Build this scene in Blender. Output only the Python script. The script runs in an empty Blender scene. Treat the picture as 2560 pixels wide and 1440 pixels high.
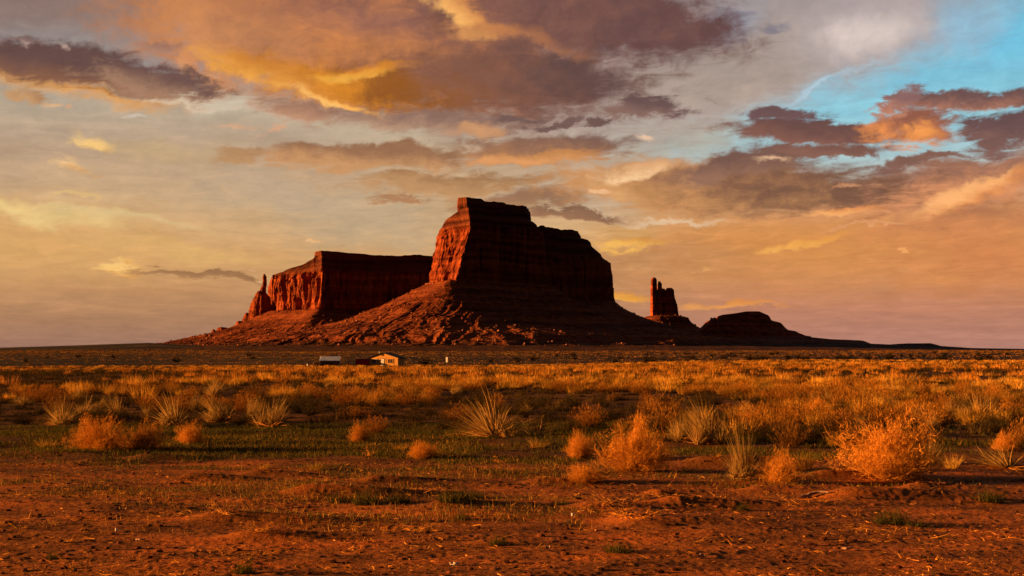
import bpy, math, random
import numpy as np
from mathutils import Vector, Matrix

R = math.radians
random.seed(7)
rng = np.random.default_rng(11)
scene = bpy.context.scene
COL = scene.collection

# ---------------------------------------------------------------- camera
FPX = 3517.0            # focal length in pixels of the 2560 px wide photograph
CAMZ = 1.7
PITCH = math.atan(148.0 / FPX)
cam_d = bpy.data.cameras.new('camera')
cam = bpy.data.objects.new('camera', cam_d)
COL.objects.link(cam)
cam.location = (0, 0, CAMZ)
cam.rotation_euler = (math.pi / 2 + PITCH, 0, 0)
cam_d.sensor_width = 36.0
cam_d.lens = FPX / 2560 * 36
cam_d.clip_start = 0.1
cam_d.clip_end = 120000
scene.camera = cam

def px_dir(px, py):
    """direction in the world seen at a pixel of the photograph"""
    cx, cy = (px - 1280) / FPX, (720 - py) / FPX
    v = Vector((cx, math.cos(PITCH) - cy * math.sin(PITCH), math.sin(PITCH) + cy * math.cos(PITCH)))
    return v.normalized()

def px_at(px, py, Y):
    """point at forward distance Y seen at a pixel"""
    d = px_dir(px, py)
    t = Y / d.y
    return (d.x * t, Y, CAMZ + d.z * t)

# ---------------------------------------------------------------- exposure
EXPO = 2.0
scene.view_settings.view_transform = 'Standard'
scene.view_settings.look = 'None'
scene.view_settings.exposure = EXPO
scene.view_settings.gamma = 1.0
scene.render.film_transparent = False
try:
    scene.cycles.max_bounces = 2
    scene.cycles.diffuse_bounces = 1
    scene.cycles.transparent_max_bounces = 4
    scene.cycles.sample_clamp_indirect = 4
except Exception:
    pass

# ---------------------------------------------------------------- sun
SUN_AZ = R(-88)    # measured from the view direction (+Y) to the right (+X); negative is left
SUN_EL = R(7.0)
sun_vec = Vector((math.sin(SUN_AZ) * math.cos(SUN_EL), math.cos(SUN_AZ) * math.cos(SUN_EL), math.sin(SUN_EL)))
sd = bpy.data.lights.new('sun', 'SUN')
sun = bpy.data.objects.new('sun', sd)
COL.objects.link(sun)
sun.rotation_euler = (-sun_vec).to_track_quat('-Z', 'Y').to_euler()
sd.energy = 5.0
sd.angle = R(0.5)
sd.color = (1.0, 0.43, 0.11)

def lin(c):
    out = []
    for v in c[:3]:
        v = v / 255.0
        out.append(v / 12.92 if v <= 0.04045 else ((v + 0.055) / 1.055) ** 2.4)
    return tuple(out)

# ---------------------------------------------------------------- world: dusk sky with cloud layers
world = bpy.data.worlds.new("World")
scene.world = world
world.use_nodes = True
wt = world.node_tree
wt.nodes.clear()

class NT:
    def __init__(s, tree):
        s.t = tree
    def new(s, kind, **kw):
        n = s.t.nodes.new(kind)
        for k, v in kw.items():
            setattr(n, k, v)
        return n
    def link(s, a, b):
        s.t.links.new(a, b)
    def put(s, sock, v):
        if v is None:
            return
        if hasattr(v, 'is_linked'):
            s.t.links.new(v, sock)
        else:
            sock.default_value = v
    def math(s, op, a, b=None, c=None, clamp=False):
        n = s.new('ShaderNodeMath', operation=op, use_clamp=clamp)
        s.put(n.inputs[0], a); s.put(n.inputs[1], b); s.put(n.inputs[2], c)
        return n.outputs[0]
    def vmath(s, op, a, b=None, scale=None):
        n = s.new('ShaderNodeVectorMath', operation=op)
        s.put(n.inputs[0], a); s.put(n.inputs[1], b)
        if scale is not None:
            s.put(n.inputs['Scale'], scale)
        return n.outputs['Value'] if op in ('LENGTH', 'DOT_PRODUCT', 'DISTANCE') else n.outputs['Vector']
    def rng(s, v, a, b, c=0.0, d=1.0, smooth=True):
        n = s.new('ShaderNodeMapRange', clamp=True)
        n.interpolation_type = 'SMOOTHSTEP' if smooth else 'LINEAR'
        s.put(n.inputs[0], v)
        for i, x in enumerate((a, b, c, d)):
            s.put(n.inputs[1 + i], x)
        return n.outputs[0]
    def mix(s, f, a, b, blend='MIX'):
        n = s.new('ShaderNodeMix', data_type='RGBA', blend_type=blend)
        s.put(n.inputs['Factor'], f)
        for i, v in ((6, a), (7, b)):
            if isinstance(v, tuple):
                v = (*v[:3], 1.0)
            s.put(n.inputs[i], v)
        return n.outputs[2]
    def noise(s, vec, scale, detail=4, rough=0.55, dist=0.0, dim='3D', color=False):
        n = s.new('ShaderNodeTexNoise', noise_dimensions=dim)
        s.put(n.inputs['Vector'], vec)
        n.inputs['Scale'].default_value = scale
        n.inputs['Detail'].default_value = detail
        n.inputs['Roughness'].default_value = rough
        n.inputs['Distortion'].default_value = dist
        return n.outputs['Color' if color else 'Fac']
    def comb(s, x, y, z=0.0):
        n = s.new('ShaderNodeCombineXYZ')
        s.put(n.inputs[0], x); s.put(n.inputs[1], y); s.put(n.inputs[2], z)
        return n.outputs[0]
    def sep(s, v):
        n = s.new('ShaderNodeSeparateXYZ')
        s.put(n.inputs[0], v)
        return n.outputs
    def ramp(s, f, stops, interp='LINEAR'):
        n = s.new('ShaderNodeValToRGB')
        r = n.color_ramp
        r.interpolation = interp
        while len(r.elements) > 1:
            r.elements.remove(r.elements[-1])
        r.elements[0].position = stops[0][0]
        r.elements[0].color = (*stops[0][1][:3], 1)
        for p, c in stops[1:]:
            e = r.elements.new(p)
            e.color = (*c[:3], 1)
        s.put(n.inputs[0], f)
        return n.outputs[0]

w = NT(wt)
tc = w.new('ShaderNodeTexCoord')
dx, dy, dz = w.sep(tc.outputs['Generated'])
az = w.math('ARCTAN2', dx, dy)
el = w.math('ARCSINE', dz)
U = w.math('MULTIPLY', az, 10.0)       # 0.1 rad units
V = w.math('MULTIPLY', el, 10.0)
UNIT = 10.0 / FPX                      # one photograph pixel in these units

def sky_uv(px, py):
    d = px_dir(px, py)
    return math.atan2(d.x, d.y) * 10, math.asin(d.z) * 10

# clouds flatten towards the horizon
Vc = w.math('MAXIMUM', V, 0.0)
Vn = w.math('MULTIPLY', w.math('LOGARITHM', w.math('ADD', Vc, 0.75), math.e), 3.4)
Q = w.comb(U, Vn)
n_big = w.noise(Q, 1.1, 5, 0.6, 0.2, '2D', True)
n_fin = w.noise(Q, 4.2, 9, 0.68, 0.25, '2D', True)
nb = w.vmath('SUBTRACT', n_big, (0.5, 0.5, 0.5))
nf = w.vmath('SUBTRACT', n_fin, (0.5, 0.5, 0.5))
warp = w.vmath('ADD', w.vmath('MULTIPLY', nb, (0.62, 0.30, 0.0)), w.vmath('MULTIPLY', nf, (0.26, 0.11, 0.0)))
P0 = w.comb(U, V)
P = w.vmath('ADD', P0, warp)
Psoft = w.vmath('ADD', P0, w.vmath('MULTIPLY', nb, (0.8, 0.4, 0.0)))
nbx, nby, nbz = w.sep(nb)
nfx, nfy, nfz = w.sep(nf)
wisp = w.noise(w.comb(w.math('MULTIPLY', U, 1.7), w.math('ADD', w.math('MULTIPLY', Vn, 4.6), w.math('MULTIPLY', U, -0.4))), 2.2, 7, 0.66, 0.6, '2D')
edge_n = w.math('ADD', w.math('MULTIPLY', nbz, 0.9), w.math('MULTIPLY', nfz, 1.3))
edge_n = w.math('MULTIPLY_ADD', w.math('SUBTRACT', wisp, 0.5), 1.7, edge_n)
shade_n = w.math('ADD', w.math('MULTIPLY', nby, 1.5), w.math('MULTIPLY', nfx, 1.5))

# clear sky behind the clouds
def vramp(stops):
    lo, hi = 0.0, 3.0
    ss = []
    for py, c in stops:
        v = sky_uv(1280, py)[1]
        ss.append(((v - lo) / (hi - lo), lin(c)))
    return w.ramp(w.math('DIVIDE', Vc, 3.0), sorted(ss))
Vs = None
left = vramp([(868, (156, 117, 100)), (800, (174, 130, 98)), (720, (196, 147, 103)), (640, (214, 167, 114)),
              (520, (204, 170, 131)), (400, (188, 160, 133)), (280, (182, 166, 146)), (180, (152, 146, 146)), (60, (142, 123, 116)), (0, (136, 109, 104))])
right = vramp([(868, (180, 129, 114)), (770, (190, 131, 104)), (690, (210, 144, 96)), (600, (221, 152, 92)),
               (530, (210, 156, 110)), (470, (186, 176, 162)), (400, (168, 198, 204)), (300, (144, 199, 216)), (150, (118, 194, 224)), (0, (130, 194, 222))])
base = w.mix(w.rng(w.math('ADD', U, w.math('MULTIPLY', nbx, 1.2)), 0.0, 1.9), left, right)
streak = w.noise(w.comb(w.math('MULTIPLY', U, 0.35), w.math('ADD', w.math('MULTIPLY', Vn, 1.5), w.math('MULTIPLY', U, 0.14))), 2.6, 6, 0.55, 0.4, '2D')
base = w.mix(1.0, base, w.ramp(streak, [(0.3, (0.93, 0.92, 0.91)), (0.52, (1, 1, 1)), (0.72, (1.1, 1.09, 1.06))]), 'MULTIPLY')

sky = base
def layer(px, py, rx, ry, rot, dark, lit, soft=0.5, op=1.0, edge=0.55, ld=(-0.4, -0.5), lb=0.0, ln=0.9, warpv=None, cut=1.08):
    """one cloud: ellipse in azimuth and elevation with an uneven edge, lit from low on the left"""
    global sky
    u, v = sky_uv(px, py)
    m = w.new('ShaderNodeMapping', vector_type='TEXTURE')
    # each cloud is worked out after the one before it (keeps the shader's working memory small)
    q = w.new('ShaderNodeVectorMath', operation='MULTIPLY_ADD')
    w.link(sky, q.inputs[0]); q.inputs[1].default_value = (1e-7, 1e-7, 0.0); w.link(warpv or P, q.inputs[2])
    w.link(q.outputs[0], m.inputs['Vector'])
    m.inputs['Location'].default_value = (u, v, 0)
    m.inputs['Rotation'].default_value = (0, 0, R(rot))
    m.inputs['Scale'].default_value = (rx * UNIT, ry * UNIT, 1)
    loc = m.outputs[0]
    r = w.vmath('LENGTH', loc)
    if edge:
        r = w.math('MULTIPLY_ADD', edge_n, edge, r)
    mask = w.rng(r, cut + 0.26, cut - soft * 1.15, 0.0, op)
    if lit is None:
        c = lin(dark)
    else:
        t = w.math('MULTIPLY_ADD', shade_n, ln, w.vmath('DOT_PRODUCT', loc, (ld[0], ld[1], 0)))
        c = w.mix(w.rng(t, -0.45 - lb, 0.55 - lb), lin(dark), lin(lit))
    sky = w.mix(mask, sky, c)

def soft(px, py, rx, ry, rot, c, op=1.0, edge=0.5):
    layer(px, py, rx, ry, rot, c, None, soft=0.95, op=op, edge=edge, warpv=Psoft, cut=1.15)
# veils and glows
soft(60, 600, 420, 110, -4, (218, 168, 108), 0.8)
soft(40, 530, 260, 24, -4, (238, 206, 140), 0.85)
soft(300, 545, 190, 12, -6, (222, 192, 138), 0.8)
soft(480, 640, 280, 22, -8, (220, 176, 112), 0.7)
soft(420, 375, 180, 34, -4, (202, 172, 128), 0.6)
soft(560, 262, 380, 32, -9, (205, 192, 170), 0.85)
soft(920, 560, 260, 90, -6, (186, 164, 134), 0.7)
soft(700, 480, 260, 40, -5, (190, 168, 142), 0.6)
soft(900, 345, 330, 40, -3, (196, 178, 152), 0.7)
soft(1480, 470, 230, 60, 0, (184, 180, 166), 0.85)
soft(1700, 330, 230, 60, 0, (176, 162, 142), 0.8)
soft(260, 90, 420, 50, -4, (148, 134, 130), 0.7)
soft(120, 20, 400, 60, 0, (140, 116, 108), 0.7)
soft(1650, 640, 300, 60, -3, (180, 130, 92), 0.8)
soft(2080, 620, 520, 110, 0, (212, 144, 84), 0.75)
soft(2480, 620, 260, 120, 10, (208, 132, 86), 0.75)
soft(1560, 565, 140, 40, 0, (205, 156, 98), 0.8)
# pale veil over the blue, upper right
layer(1830, 95, 640, 185, 11, (156, 142, 140), (184, 166, 160), soft=0.35, op=0.96, edge=0.14, ln=0.5, warpv=Psoft)
layer(1760, 190, 420, 120, 12, (164, 148, 138), (176, 158, 146), soft=0.6, op=0.9, edge=0.3, ln=0.6, warpv=Psoft)
soft(1790, 60, 130, 40, 8, (160, 176, 200), 0.7)
soft(2160, 75, 210, 90, 5, (200, 184, 184), 0.6, 0.3)
soft(2175, 80, 100, 46, 5, (224, 208, 200), 0.8, 0.3)
soft(2420, 60, 110, 70, 20, (152, 190, 214), 0.7)
soft(2080, 215, 110, 10, 28, (180, 206, 222), 0.7)
# great cloud over the butte
layer(960, 105, 600, 195, -6, (128, 88, 76), (204, 132, 82), soft=0.35, edge=0.35, ld=(-0.75, 0.1), lb=0.05, ln=0.8)
layer(900, 20, 360, 60, -3, (122, 86, 84), (160, 108, 88), soft=0.8, op=0.9, edge=0.5, warpv=Psoft)
layer(600, 95, 190, 95, -20, (176, 120, 88), (212, 146, 98), soft=0.7, op=0.85, edge=0.5)
layer(1440, 30, 400, 105, -8, (106, 76, 74), (134, 92, 80), soft=0.3, edge=0.35, ld=(-0.6, -0.1))
layer(1300, 190, 290, 72, -3, (102, 76, 72), (136, 92, 74), soft=0.4, edge=0.35, ld=(-0.8, -0.1))
layer(1330, 92, 190, 20, -20, (160, 106, 80), (190, 126, 84), soft=0.8, op=0.8, edge=0.5)
layer(900, 215, 270, 62, -8, (150, 92, 46), (220, 140, 56), soft=0.5, edge=0.4, ln=1.3, ld=(-0.5, -0.3))
layer(690, 196, 200, 34, -17, (206, 132, 62), (246, 174, 84), soft=0.6, op=0.9, edge=0.5)
layer(900, 178, 130, 20, 8, (224, 144, 60), (248, 182, 84), soft=0.7, op=0.9, edge=0.6)
layer(860, 268, 150, 14, -16, (250, 178, 92), (254, 200, 120), soft=0.7, op=0.95, edge=0.5)
layer(480, 185, 34, 50, 8, (216, 144, 96), (236, 172, 122), soft=0.6, op=0.9, edge=0.6)
layer(560, 210, 40, 20, -10, (216, 150, 104), (232, 168, 116), soft=0.6, op=0.9, edge=0.6)
layer(1170, 20, 120, 44, -26, (214, 140, 84), (254, 190, 112), soft=0.6, op=0.95, edge=0.7)
layer(1200, 66, 120, 22, -8, (188, 124, 80), (214, 146, 92), soft=0.7, op=0.8, edge=0.5)
layer(1112, 42, 52, 34, 0, (116, 80, 72), (140, 94, 76), soft=0.5, edge=0.8)
# long dark cloud upper left
layer(120, 192, 330, 42, -9, (206, 140, 76), (236, 172, 102), soft=0.6, edge=0.4)
layer(380, 246, 330, 9, -7, (214, 194, 170), (232, 206, 172), soft=0.9, op=0.75, edge=0.5)
layer(140, 162, 350, 48, -5, (102, 76, 72), (140, 98, 76), soft=0.3, edge=0.5, ld=(-0.1, -0.7), ln=0.5, lb=-0.2)
layer(370, 200, 170, 36, -6, (112, 84, 78), (170, 130, 104), soft=0.4, edge=0.8)
layer(40, 108, 20, 9, 0, (206, 176, 160), None, soft=1.0, op=.7, edge=0.3)
layer(152, 122, 18, 8, 0, (206, 176, 160), None, soft=1.0, op=.7, edge=0.3)
layer(30, 102, 60, 9, -4, (134, 106, 100), None, soft=0.7, op=0.8)
layer(400, 105, 60, 14, -4, (148, 110, 98), (170, 128, 110), soft=0.6, op=0.8, edge=0.6)
layer(52, 246, 50, 18, -22, (178, 134, 96), (202, 156, 112), soft=0.5, edge=0.6)
layer(106, 278, 20, 8, 5, (216, 174, 134), None, soft=0.6, edge=0.6)
layer(152, 280, 14, 7, 0, (206, 166, 134), None, soft=0.6, edge=0.6)
# small bright puffs
layer(236, 362, 66, 20, -10, (196, 150, 102), (248, 204, 132), soft=0.8, edge=0.5, ld=(-0.5, 0.3), lb=0.3)
layer(190, 424, 52, 14, -8, (206, 156, 106), (246, 200, 142), soft=0.8, edge=0.5, ld=(-0.5, 0.3), lb=0.3)
layer(345, 294, 34, 8, 3, (204, 188, 170), None, soft=0.7)
layer(586, 331, 55, 8, -6, (216, 164, 128), (228, 178, 140), soft=0.9, op=.8, edge=0.6)
layer(672, 338, 36, 9, 38, (222, 166, 132), None, soft=0.9, op=.8, edge=0.4)
layer(210, 490, 60, 8, -4, (222, 184, 128), None, soft=0.8, edge=0.6)
layer(310, 668, 78, 12, -3, (222, 160, 92), (252, 204, 128), soft=0.5, edge=0.5, ld=(-0.4, 0.4))
layer(500, 687, 150, 10, -5, (156, 114, 78), (176, 130, 90), soft=0.4, edge=0.4)
layer(628, 693, 24, 4, 0, (226, 180, 134), None, soft=1.0, op=.8)
layer(802, 604, 32, 8, 4, (228, 176, 122), (240, 192, 140), soft=0.6, edge=0.5)
# mid bands
layer(750, 287, 120, 24, -4, (158, 118, 98), (196, 148, 118), soft=0.5, edge=0.5)
layer(604, 401, 66, 17, 0, (178, 136, 96), (188, 146, 104), soft=0.5, op=0.9)
layer(1080, 312, 230, 30, 2, (142, 110, 98), (190, 150, 122), soft=0.5, edge=0.5)
layer(1215, 318, 44, 18, 0, (200, 148, 108), None, soft=0.7, edge=0.5)
layer(940, 396, 290, 26, 2, (154, 112, 84), (204, 152, 106), soft=0.35, edge=0.6)
layer(1360, 364, 165, 34, 2, (128, 96, 84), (170, 122, 90), soft=0.3, edge=0.5, ld=(-0.3, -0.5))
layer(1350, 386, 150, 18, 1, (196, 136, 86), (224, 158, 104), soft=0.5, edge=0.6)
layer(1120, 456, 250, 26, 1, (164, 122, 86), (196, 150, 106), soft=0.35, edge=0.6)
layer(1270, 500, 150, 26, 0, (152, 114, 88), (178, 134, 98), soft=0.4, edge=0.5)
layer(1410, 535, 130, 12, 0, (138, 102, 80), (160, 118, 88), soft=0.4, edge=0.5)
layer(980, 495, 64, 8, -4, (176, 130, 94), None, soft=0.5, edge=0.5)
# torn dark scraps
layer(1600, 268, 110, 28, -2, (108, 84, 82), (140, 108, 98), soft=0.3, edge=0.9)
layer(1478, 301, 34, 11, 3, (116, 90, 84), None, soft=0.4, edge=0.8)
layer(1378, 300, 52, 9, 12, (118, 92, 86), None, soft=0.4, edge=0.8)
layer(1290, 290, 40, 7, 8, (120, 94, 88), None, soft=0.4, edge=0.7)
layer(1600, 341, 34, 9, -3, (234, 196, 164), None, soft=0.9, edge=0.5)
layer(1942, 71, 36, 9, 4, (126, 122, 136), None, soft=1.0, op=.75, edge=1.2)
# right-hand cloud bank
layer(2390, 455, 440, 62, 7, (158, 112, 92), (218, 148, 104), soft=0.4, edge=0.5, ln=1.1)
layer(2450, 545, 340, 60, 6, (176, 118, 84), (216, 142, 92), soft=0.8, edge=0.5)
layer(1800, 468, 410, 66, -2, (126, 90, 72), (206, 148, 98), soft=0.3, edge=0.45, ld=(-0.7, -0.1), ln=0.9)
layer(1850, 415, 190, 36, 10, (122, 90, 80), (150, 110, 90), soft=0.4, edge=0.5)
layer(1580, 428, 105, 22, 10, (222, 166, 118), (254, 212, 162), soft=0.5, edge=0.6)
layer(1560, 490, 110, 26, -12, (190, 138, 90), (220, 166, 114), soft=0.6, op=0.9, edge=0.6)
layer(1460, 482, 26, 8, 8, (240, 188, 140), None, soft=0.6, edge=0.6)
layer(1910, 408, 60, 8, 3, (238, 192, 154), None, soft=1.0, op=.9, edge=0.4)
layer(2108, 462, 38, 6, 0, (222, 158, 116), None, soft=1.0, op=.8, edge=0.4)
layer(1690, 548, 170, 9, -3, (226, 190, 152), None, soft=0.7, edge=0.5)
layer(2110, 524, 95, 14, 2, (226, 148, 92), (252, 180, 114), soft=0.5, edge=0.5)
layer(2430, 474, 150, 26, 20, (226, 146, 90), (254, 184, 122), soft=0.45, edge=0.5, ld=(-0.3, 0.4))
layer(2050, 332, 220, 30, -3, (108, 78, 74), (136, 94, 82), soft=0.25, edge=0.55)
layer(1960, 288, 120, 17, -3, (112, 84, 84), None, soft=0.35, edge=0.7)
layer(2430, 258, 170, 28, 5, (112, 84, 82), (178, 122, 100), soft=0.3, edge=0.6)
layer(2530, 330, 130, 40, 12, (106, 80, 80), (130, 96, 88), soft=0.3, edge=0.7)
layer(2275, 325, 100, 46, 0, (150, 96, 78), (238, 150, 88), soft=0.35, edge=0.7, ln=1.4)
layer(2262, 262, 56, 30, 20, (140, 104, 102), (196, 132, 104), soft=0.35, edge=0.9)
layer(2290, 338, 50, 20, 10, (246, 160, 92), None, soft=0.8, edge=0.7)
layer(2070, 378, 140, 15, 0, (124, 88, 78), (140, 100, 86), soft=0.35, edge=0.5)
layer(2290, 400, 140, 10, 6, (134, 98, 86), None, soft=0.5, edge=0.7)
# low glows on the right
layer(1570, 606, 120, 20, 0, (214, 150, 84), (250, 192, 98), soft=0.6, edge=0.6)
layer(1545, 738, 90, 14, -4, (224, 152, 72), (240, 172, 84), soft=0.6, edge=0.5)
layer(1745, 687, 20, 7, 0, (232, 168, 104), None, soft=1.0, op=.9, edge=0.3)
layer(1840, 757, 120, 10, 3, (222, 144, 80), (232, 160, 92), soft=0.7, edge=0.5)
layer(2030, 612, 110, 13, 14, (232, 160, 84), (246, 180, 98), soft=0.7, edge=0.5)
layer(2330, 700, 50, 14, 0, (222, 148, 92), None, soft=0.8, op=0.7, edge=0.5)
layer(2180, 566, 110, 5, 4, (224, 158, 108), None, soft=0.6, edge=0.5)
layer(2270, 630, 14, 5, 10, (238, 166, 104), None, soft=0.6, edge=0.3)

tex = w.math('ADD', w.math('MULTIPLY', wisp, 0.5), w.math('MULTIPLY', w.math('ADD', nfy, 0.5), 0.5))
sky = w.mix(1.0, sky, w.ramp(tex, [(0.32, (0.89, 0.88, 0.87)), (0.5, (1.0, 0.99, 0.98)), (0.68, (1.14, 1.11, 1.07))]), 'MULTIPLY')
hs_ = w.new('ShaderNodeHueSaturation')
hs_.inputs['Saturation'].default_value = 1.02
w.link(sky, hs_.inputs['Color'])
gm = w.new('ShaderNodeGamma')
gm.inputs['Gamma'].default_value = 1.0
w.link(hs_.outputs[0], gm.inputs['Color'])
sky = gm.outputs[0]
# out-of-frame sky overhead and behind, invented dark so shaded rock stays deep
nish = w.new('ShaderNodeTexSky', sky_type='NISHITA')
nish.sun_disc = False
nish.sun_elevation = SUN_EL
nish.sun_rotation = SUN_AZ
back = w.vmath('SCALE', nish.outputs[0], scale=0.006)
dim_sky = w.mix(w.rng(streak, 0.3, 0.7), (0.010, 0.008, 0.009), (0.029, 0.021, 0.021))
back = w.mix(0.8, back, dim_sky)
k = w.math('MULTIPLY', w.rng(w.math('ABSOLUTE', az), 0.50, 1.15, 1.0, 0.0), w.rng(el, 0.32, 0.62, 1.0, 0.0))
bg = w.new('ShaderNodeBackground')
w.link(sky, bg.inputs[0])
bg.inputs[1].default_value = 2.0 ** -EXPO
bg2 = w.new('ShaderNodeBackground')
w.link(back, bg2.inputs[0])
bg2.inputs[1].default_value = 1.0
bg = w.new('ShaderNodeMixShader')
w.link(k, bg.inputs[0]); w.link(wt.nodes['Background.001'].outputs[0], bg.inputs[1]); w.link(wt.nodes['Background'].outputs[0], bg.inputs[2])
wo = w.new('ShaderNodeOutputWorld')
w.link(bg.outputs[0], wo.inputs[0])
world.cycles.sampling_method = 'NONE'

# ================================================================ noise and mesh helpers
_perm = rng.permutation(4096).astype(np.int64)
_val = rng.random(4096) * 2 - 1

def _h(ix, iy, iz):
    return _val[_perm[(ix + _perm[(iy + _perm[iz & 4095]) & 4095]) & 4095]]

def vnoise(x, y, z=0.0):
    x, y, z = np.broadcast_arrays(np.asarray(x, float), np.asarray(y, float), np.asarray(z, float))
    ix, iy, iz = np.floor(x).astype(np.int64), np.floor(y).astype(np.int64), np.floor(z).astype(np.int64)
    fx, fy, fz = x - ix, y - iy, z - iz
    fx, fy, fz = (f * f * f * (f * (f * 6 - 15) + 10) for f in (fx, fy, fz))
    r = 0
    for dz_, wz in ((0, 1 - fz), (1, fz)):
        for dy_, wy in ((0, 1 - fy), (1, fy)):
            r = r + wz * wy * (_h(ix, iy + dy_, iz + dz_) * (1 - fx) + _h(ix + 1, iy + dy_, iz + dz_) * fx)
    return r

def fbm(x, y, z=0.0, o=4, g=0.5):
    s, a, t = 0, 1.0, 0
    for i in range(o):
        f = 2.03 ** i
        s = s + a * vnoise(x * f + 17.3 * i, y * f - 9.1 * i, np.asarray(z) * f + 3.7 * i)
        t += a
        a *= g
    return s / t

def ridge(x, y, z=0.0, o=4, g=0.5):
    s, a, t = 0, 1.0, 0
    for i in range(o):
        f = 2.1 ** i
        s = s + a * (1 - 2.4 * np.abs(vnoise(x * f + 5.3 * i, y * f + 1.1 * i, np.asarray(z) * f)))
        t += a
        a *= g
    return s / t

def sstep(a, b, x):
    t = np.clip((x - a) / (b - a), 0, 1)
    return t * t * (3 - 2 * t)

def mesh_np(name, V, F, mat, parent=None, smooth=False, attr=None, uni=True):
    """one mesh object from numpy vertices and faces (all faces with the same corner count)"""
    V = np.asarray(V, dtype=np.float32)
    F = np.asarray(F, dtype=np.int32)
    me = bpy.data.meshes.new(name)
    n, k = F.shape
    me.vertices.add(len(V))
    me.vertices.foreach_set('co', V.ravel())
    me.loops.add(n * k)
    me.loops.foreach_set('vertex_index', F.ravel())
    me.polygons.add(n)
    me.polygons.foreach_set('loop_start', np.arange(0, n * k, k, dtype=np.int32))
    me.polygons.foreach_set('loop_total', np.full(n, k, dtype=np.int32))
    me.update(calc_edges=True)
    me.polygons.foreach_set('use_smooth', np.full(n, smooth, dtype=bool))
    if attr is not None:
        a = me.attributes.new('tone', 'FLOAT', 'POINT')
        a.data.foreach_set('value', np.asarray(attr, dtype=np.float32))
    me.materials.append(mat)
    o = bpy.data.objects.new(name, me)
    COL.objects.link(o)
    if parent is not None:
        o.parent = parent
    return o

def grid_faces(nr, nc, wrap=False):
    i = np.arange(nr - 1)[:, None]
    j = np.arange(nc if wrap else nc - 1)[None, :]
    a = i * nc + j
    b = i * nc + (j + 1) % nc
    return np.stack([a, b, b + nc, a + nc], -1).reshape(-1, 4)

def tag(o, label=None, cat=None, group=None, kind=None):
    if label: o['label'] = label
    if cat: o['category'] = cat
    if group: o['group'] = group
    if kind: o['kind'] = kind
    return o

def empty(name, loc, rz=0.0):
    o = bpy.data.objects.new(name, None)
    o.empty_display_size = 0.3
    COL.objects.link(o)
    o.location = loc
    o.rotation_euler = (0, 0, rz)
    return o

def material(name, rough=0.9, spec=0.1):
    m = bpy.data.materials.new(name)
    m.use_nodes = True
    t = m.node_tree
    p = t.nodes['Principled BSDF']
    p.inputs['Roughness'].default_value = rough
    p.inputs['Specular IOR Level'].default_value = spec
    return m, NT(t), p

# ================================================================ materials of rock and soil
def rock_material(name, c_dark, c_mid, c_pale, scale=1.0):
    m, n, p = material(name, 0.95, 0.03)
    g = n.new('ShaderNodeNewGeometry')
    px_, py_, pz_ = n.sep(g.outputs['Position'])
    wob = n.noise(g.outputs['Position'], 0.006 * scale, 3, 0.5)
    zz = n.math('ADD', pz_, n.math('MULTIPLY', wob, 22.0))
    strata = n.noise(n.comb(n.math('MULTIPLY', px_, 0.002), n.math('MULTIPLY', py_, 0.002), n.math('MULTIPLY', zz, 0.11)), 1.0, 4, 0.6)
    streaks = n.noise(n.comb(n.math('MULTIPLY', px_, 0.09), n.math('MULTIPLY', py_, 0.09), n.math('MULTIPLY', pz_, 0.008)), 1.0, 4, 0.6)
    spots = n.noise(g.outputs['Position'], 0.09, 4, 0.65)
    f = n.math('ADD', n.math('MULTIPLY', strata, 0.45), n.math('ADD', n.math('MULTIPLY', streaks, 0.35), n.math('MULTIPLY', spots, 0.2)))
    c = n.ramp(f, [(0.40, c_dark), (0.5, c_mid), (0.585, c_pale)])
    at = n.new('ShaderNodeAttribute', attribute_name='tone')      # the darker cap strata
    c = n.mix(n.math('MULTIPLY', at.outputs['Fac'], 0.8), c, n.ramp(strata, [(0.4, (0.028, 0.009, 0.006)), (0.6, (0.085, 0.028, 0.014))]))
    n.link(c, p.inputs['Base Color'])
    b = n.new('ShaderNodeBump')
    b.inputs['Strength'].default_value = 0.8
    b.inputs['Distance'].default_value = 2.0
    n.link(n.noise(g.outputs['Position'], 0.16, 5, 0.7), b.inputs['Height'])
    n.link(b.outputs[0], p.inputs['Normal'])
    return m

M_cliff = rock_material('red_sandstone', (0.055, 0.012, 0.006), (0.150, 0.031, 0.011), (0.25, 0.058, 0.018))
M_talus = rock_material('red_scree', (0.042, 0.011, 0.006), (0.125, 0.030, 0.011), (0.21, 0.060, 0.020))
def scrub_foot(m):
    n = NT(m.node_tree)
    p = m.node_tree.nodes['Principled BSDF']
    src = p.inputs['Base Color'].links[0].from_socket
    g = n.new('ShaderNodeNewGeometry')
    z = n.sep(g.outputs['Position'])[2]
    z = n.math('MULTIPLY_ADD', n.math('SUBTRACT', n.noise(g.outputs['Position'], 0.012, 4, .6), 0.5), 22.0, z)
    sc = n.ramp(n.noise(g.outputs['Position'], 0.05, 5, .7), [(0.4, (0.012, 0.007, 0.004)), (0.55, (0.055, 0.023, 0.009)), (0.66, (0.13, 0.058, 0.018))])
    c = n.mix(n.rng(z, 16.0, 2.0, 0.0, 0.92), src, sc)
    pale = n.noise(g.outputs['Position'], 0.14, 2, .5)
    c = n.mix(n.rng(pale, 0.70, 0.76, 0.0, 0.6), c, (0.24, 0.11, 0.06))
    n.link(c, p.inputs['Base Color'])
scrub_foot(M_talus)

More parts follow.
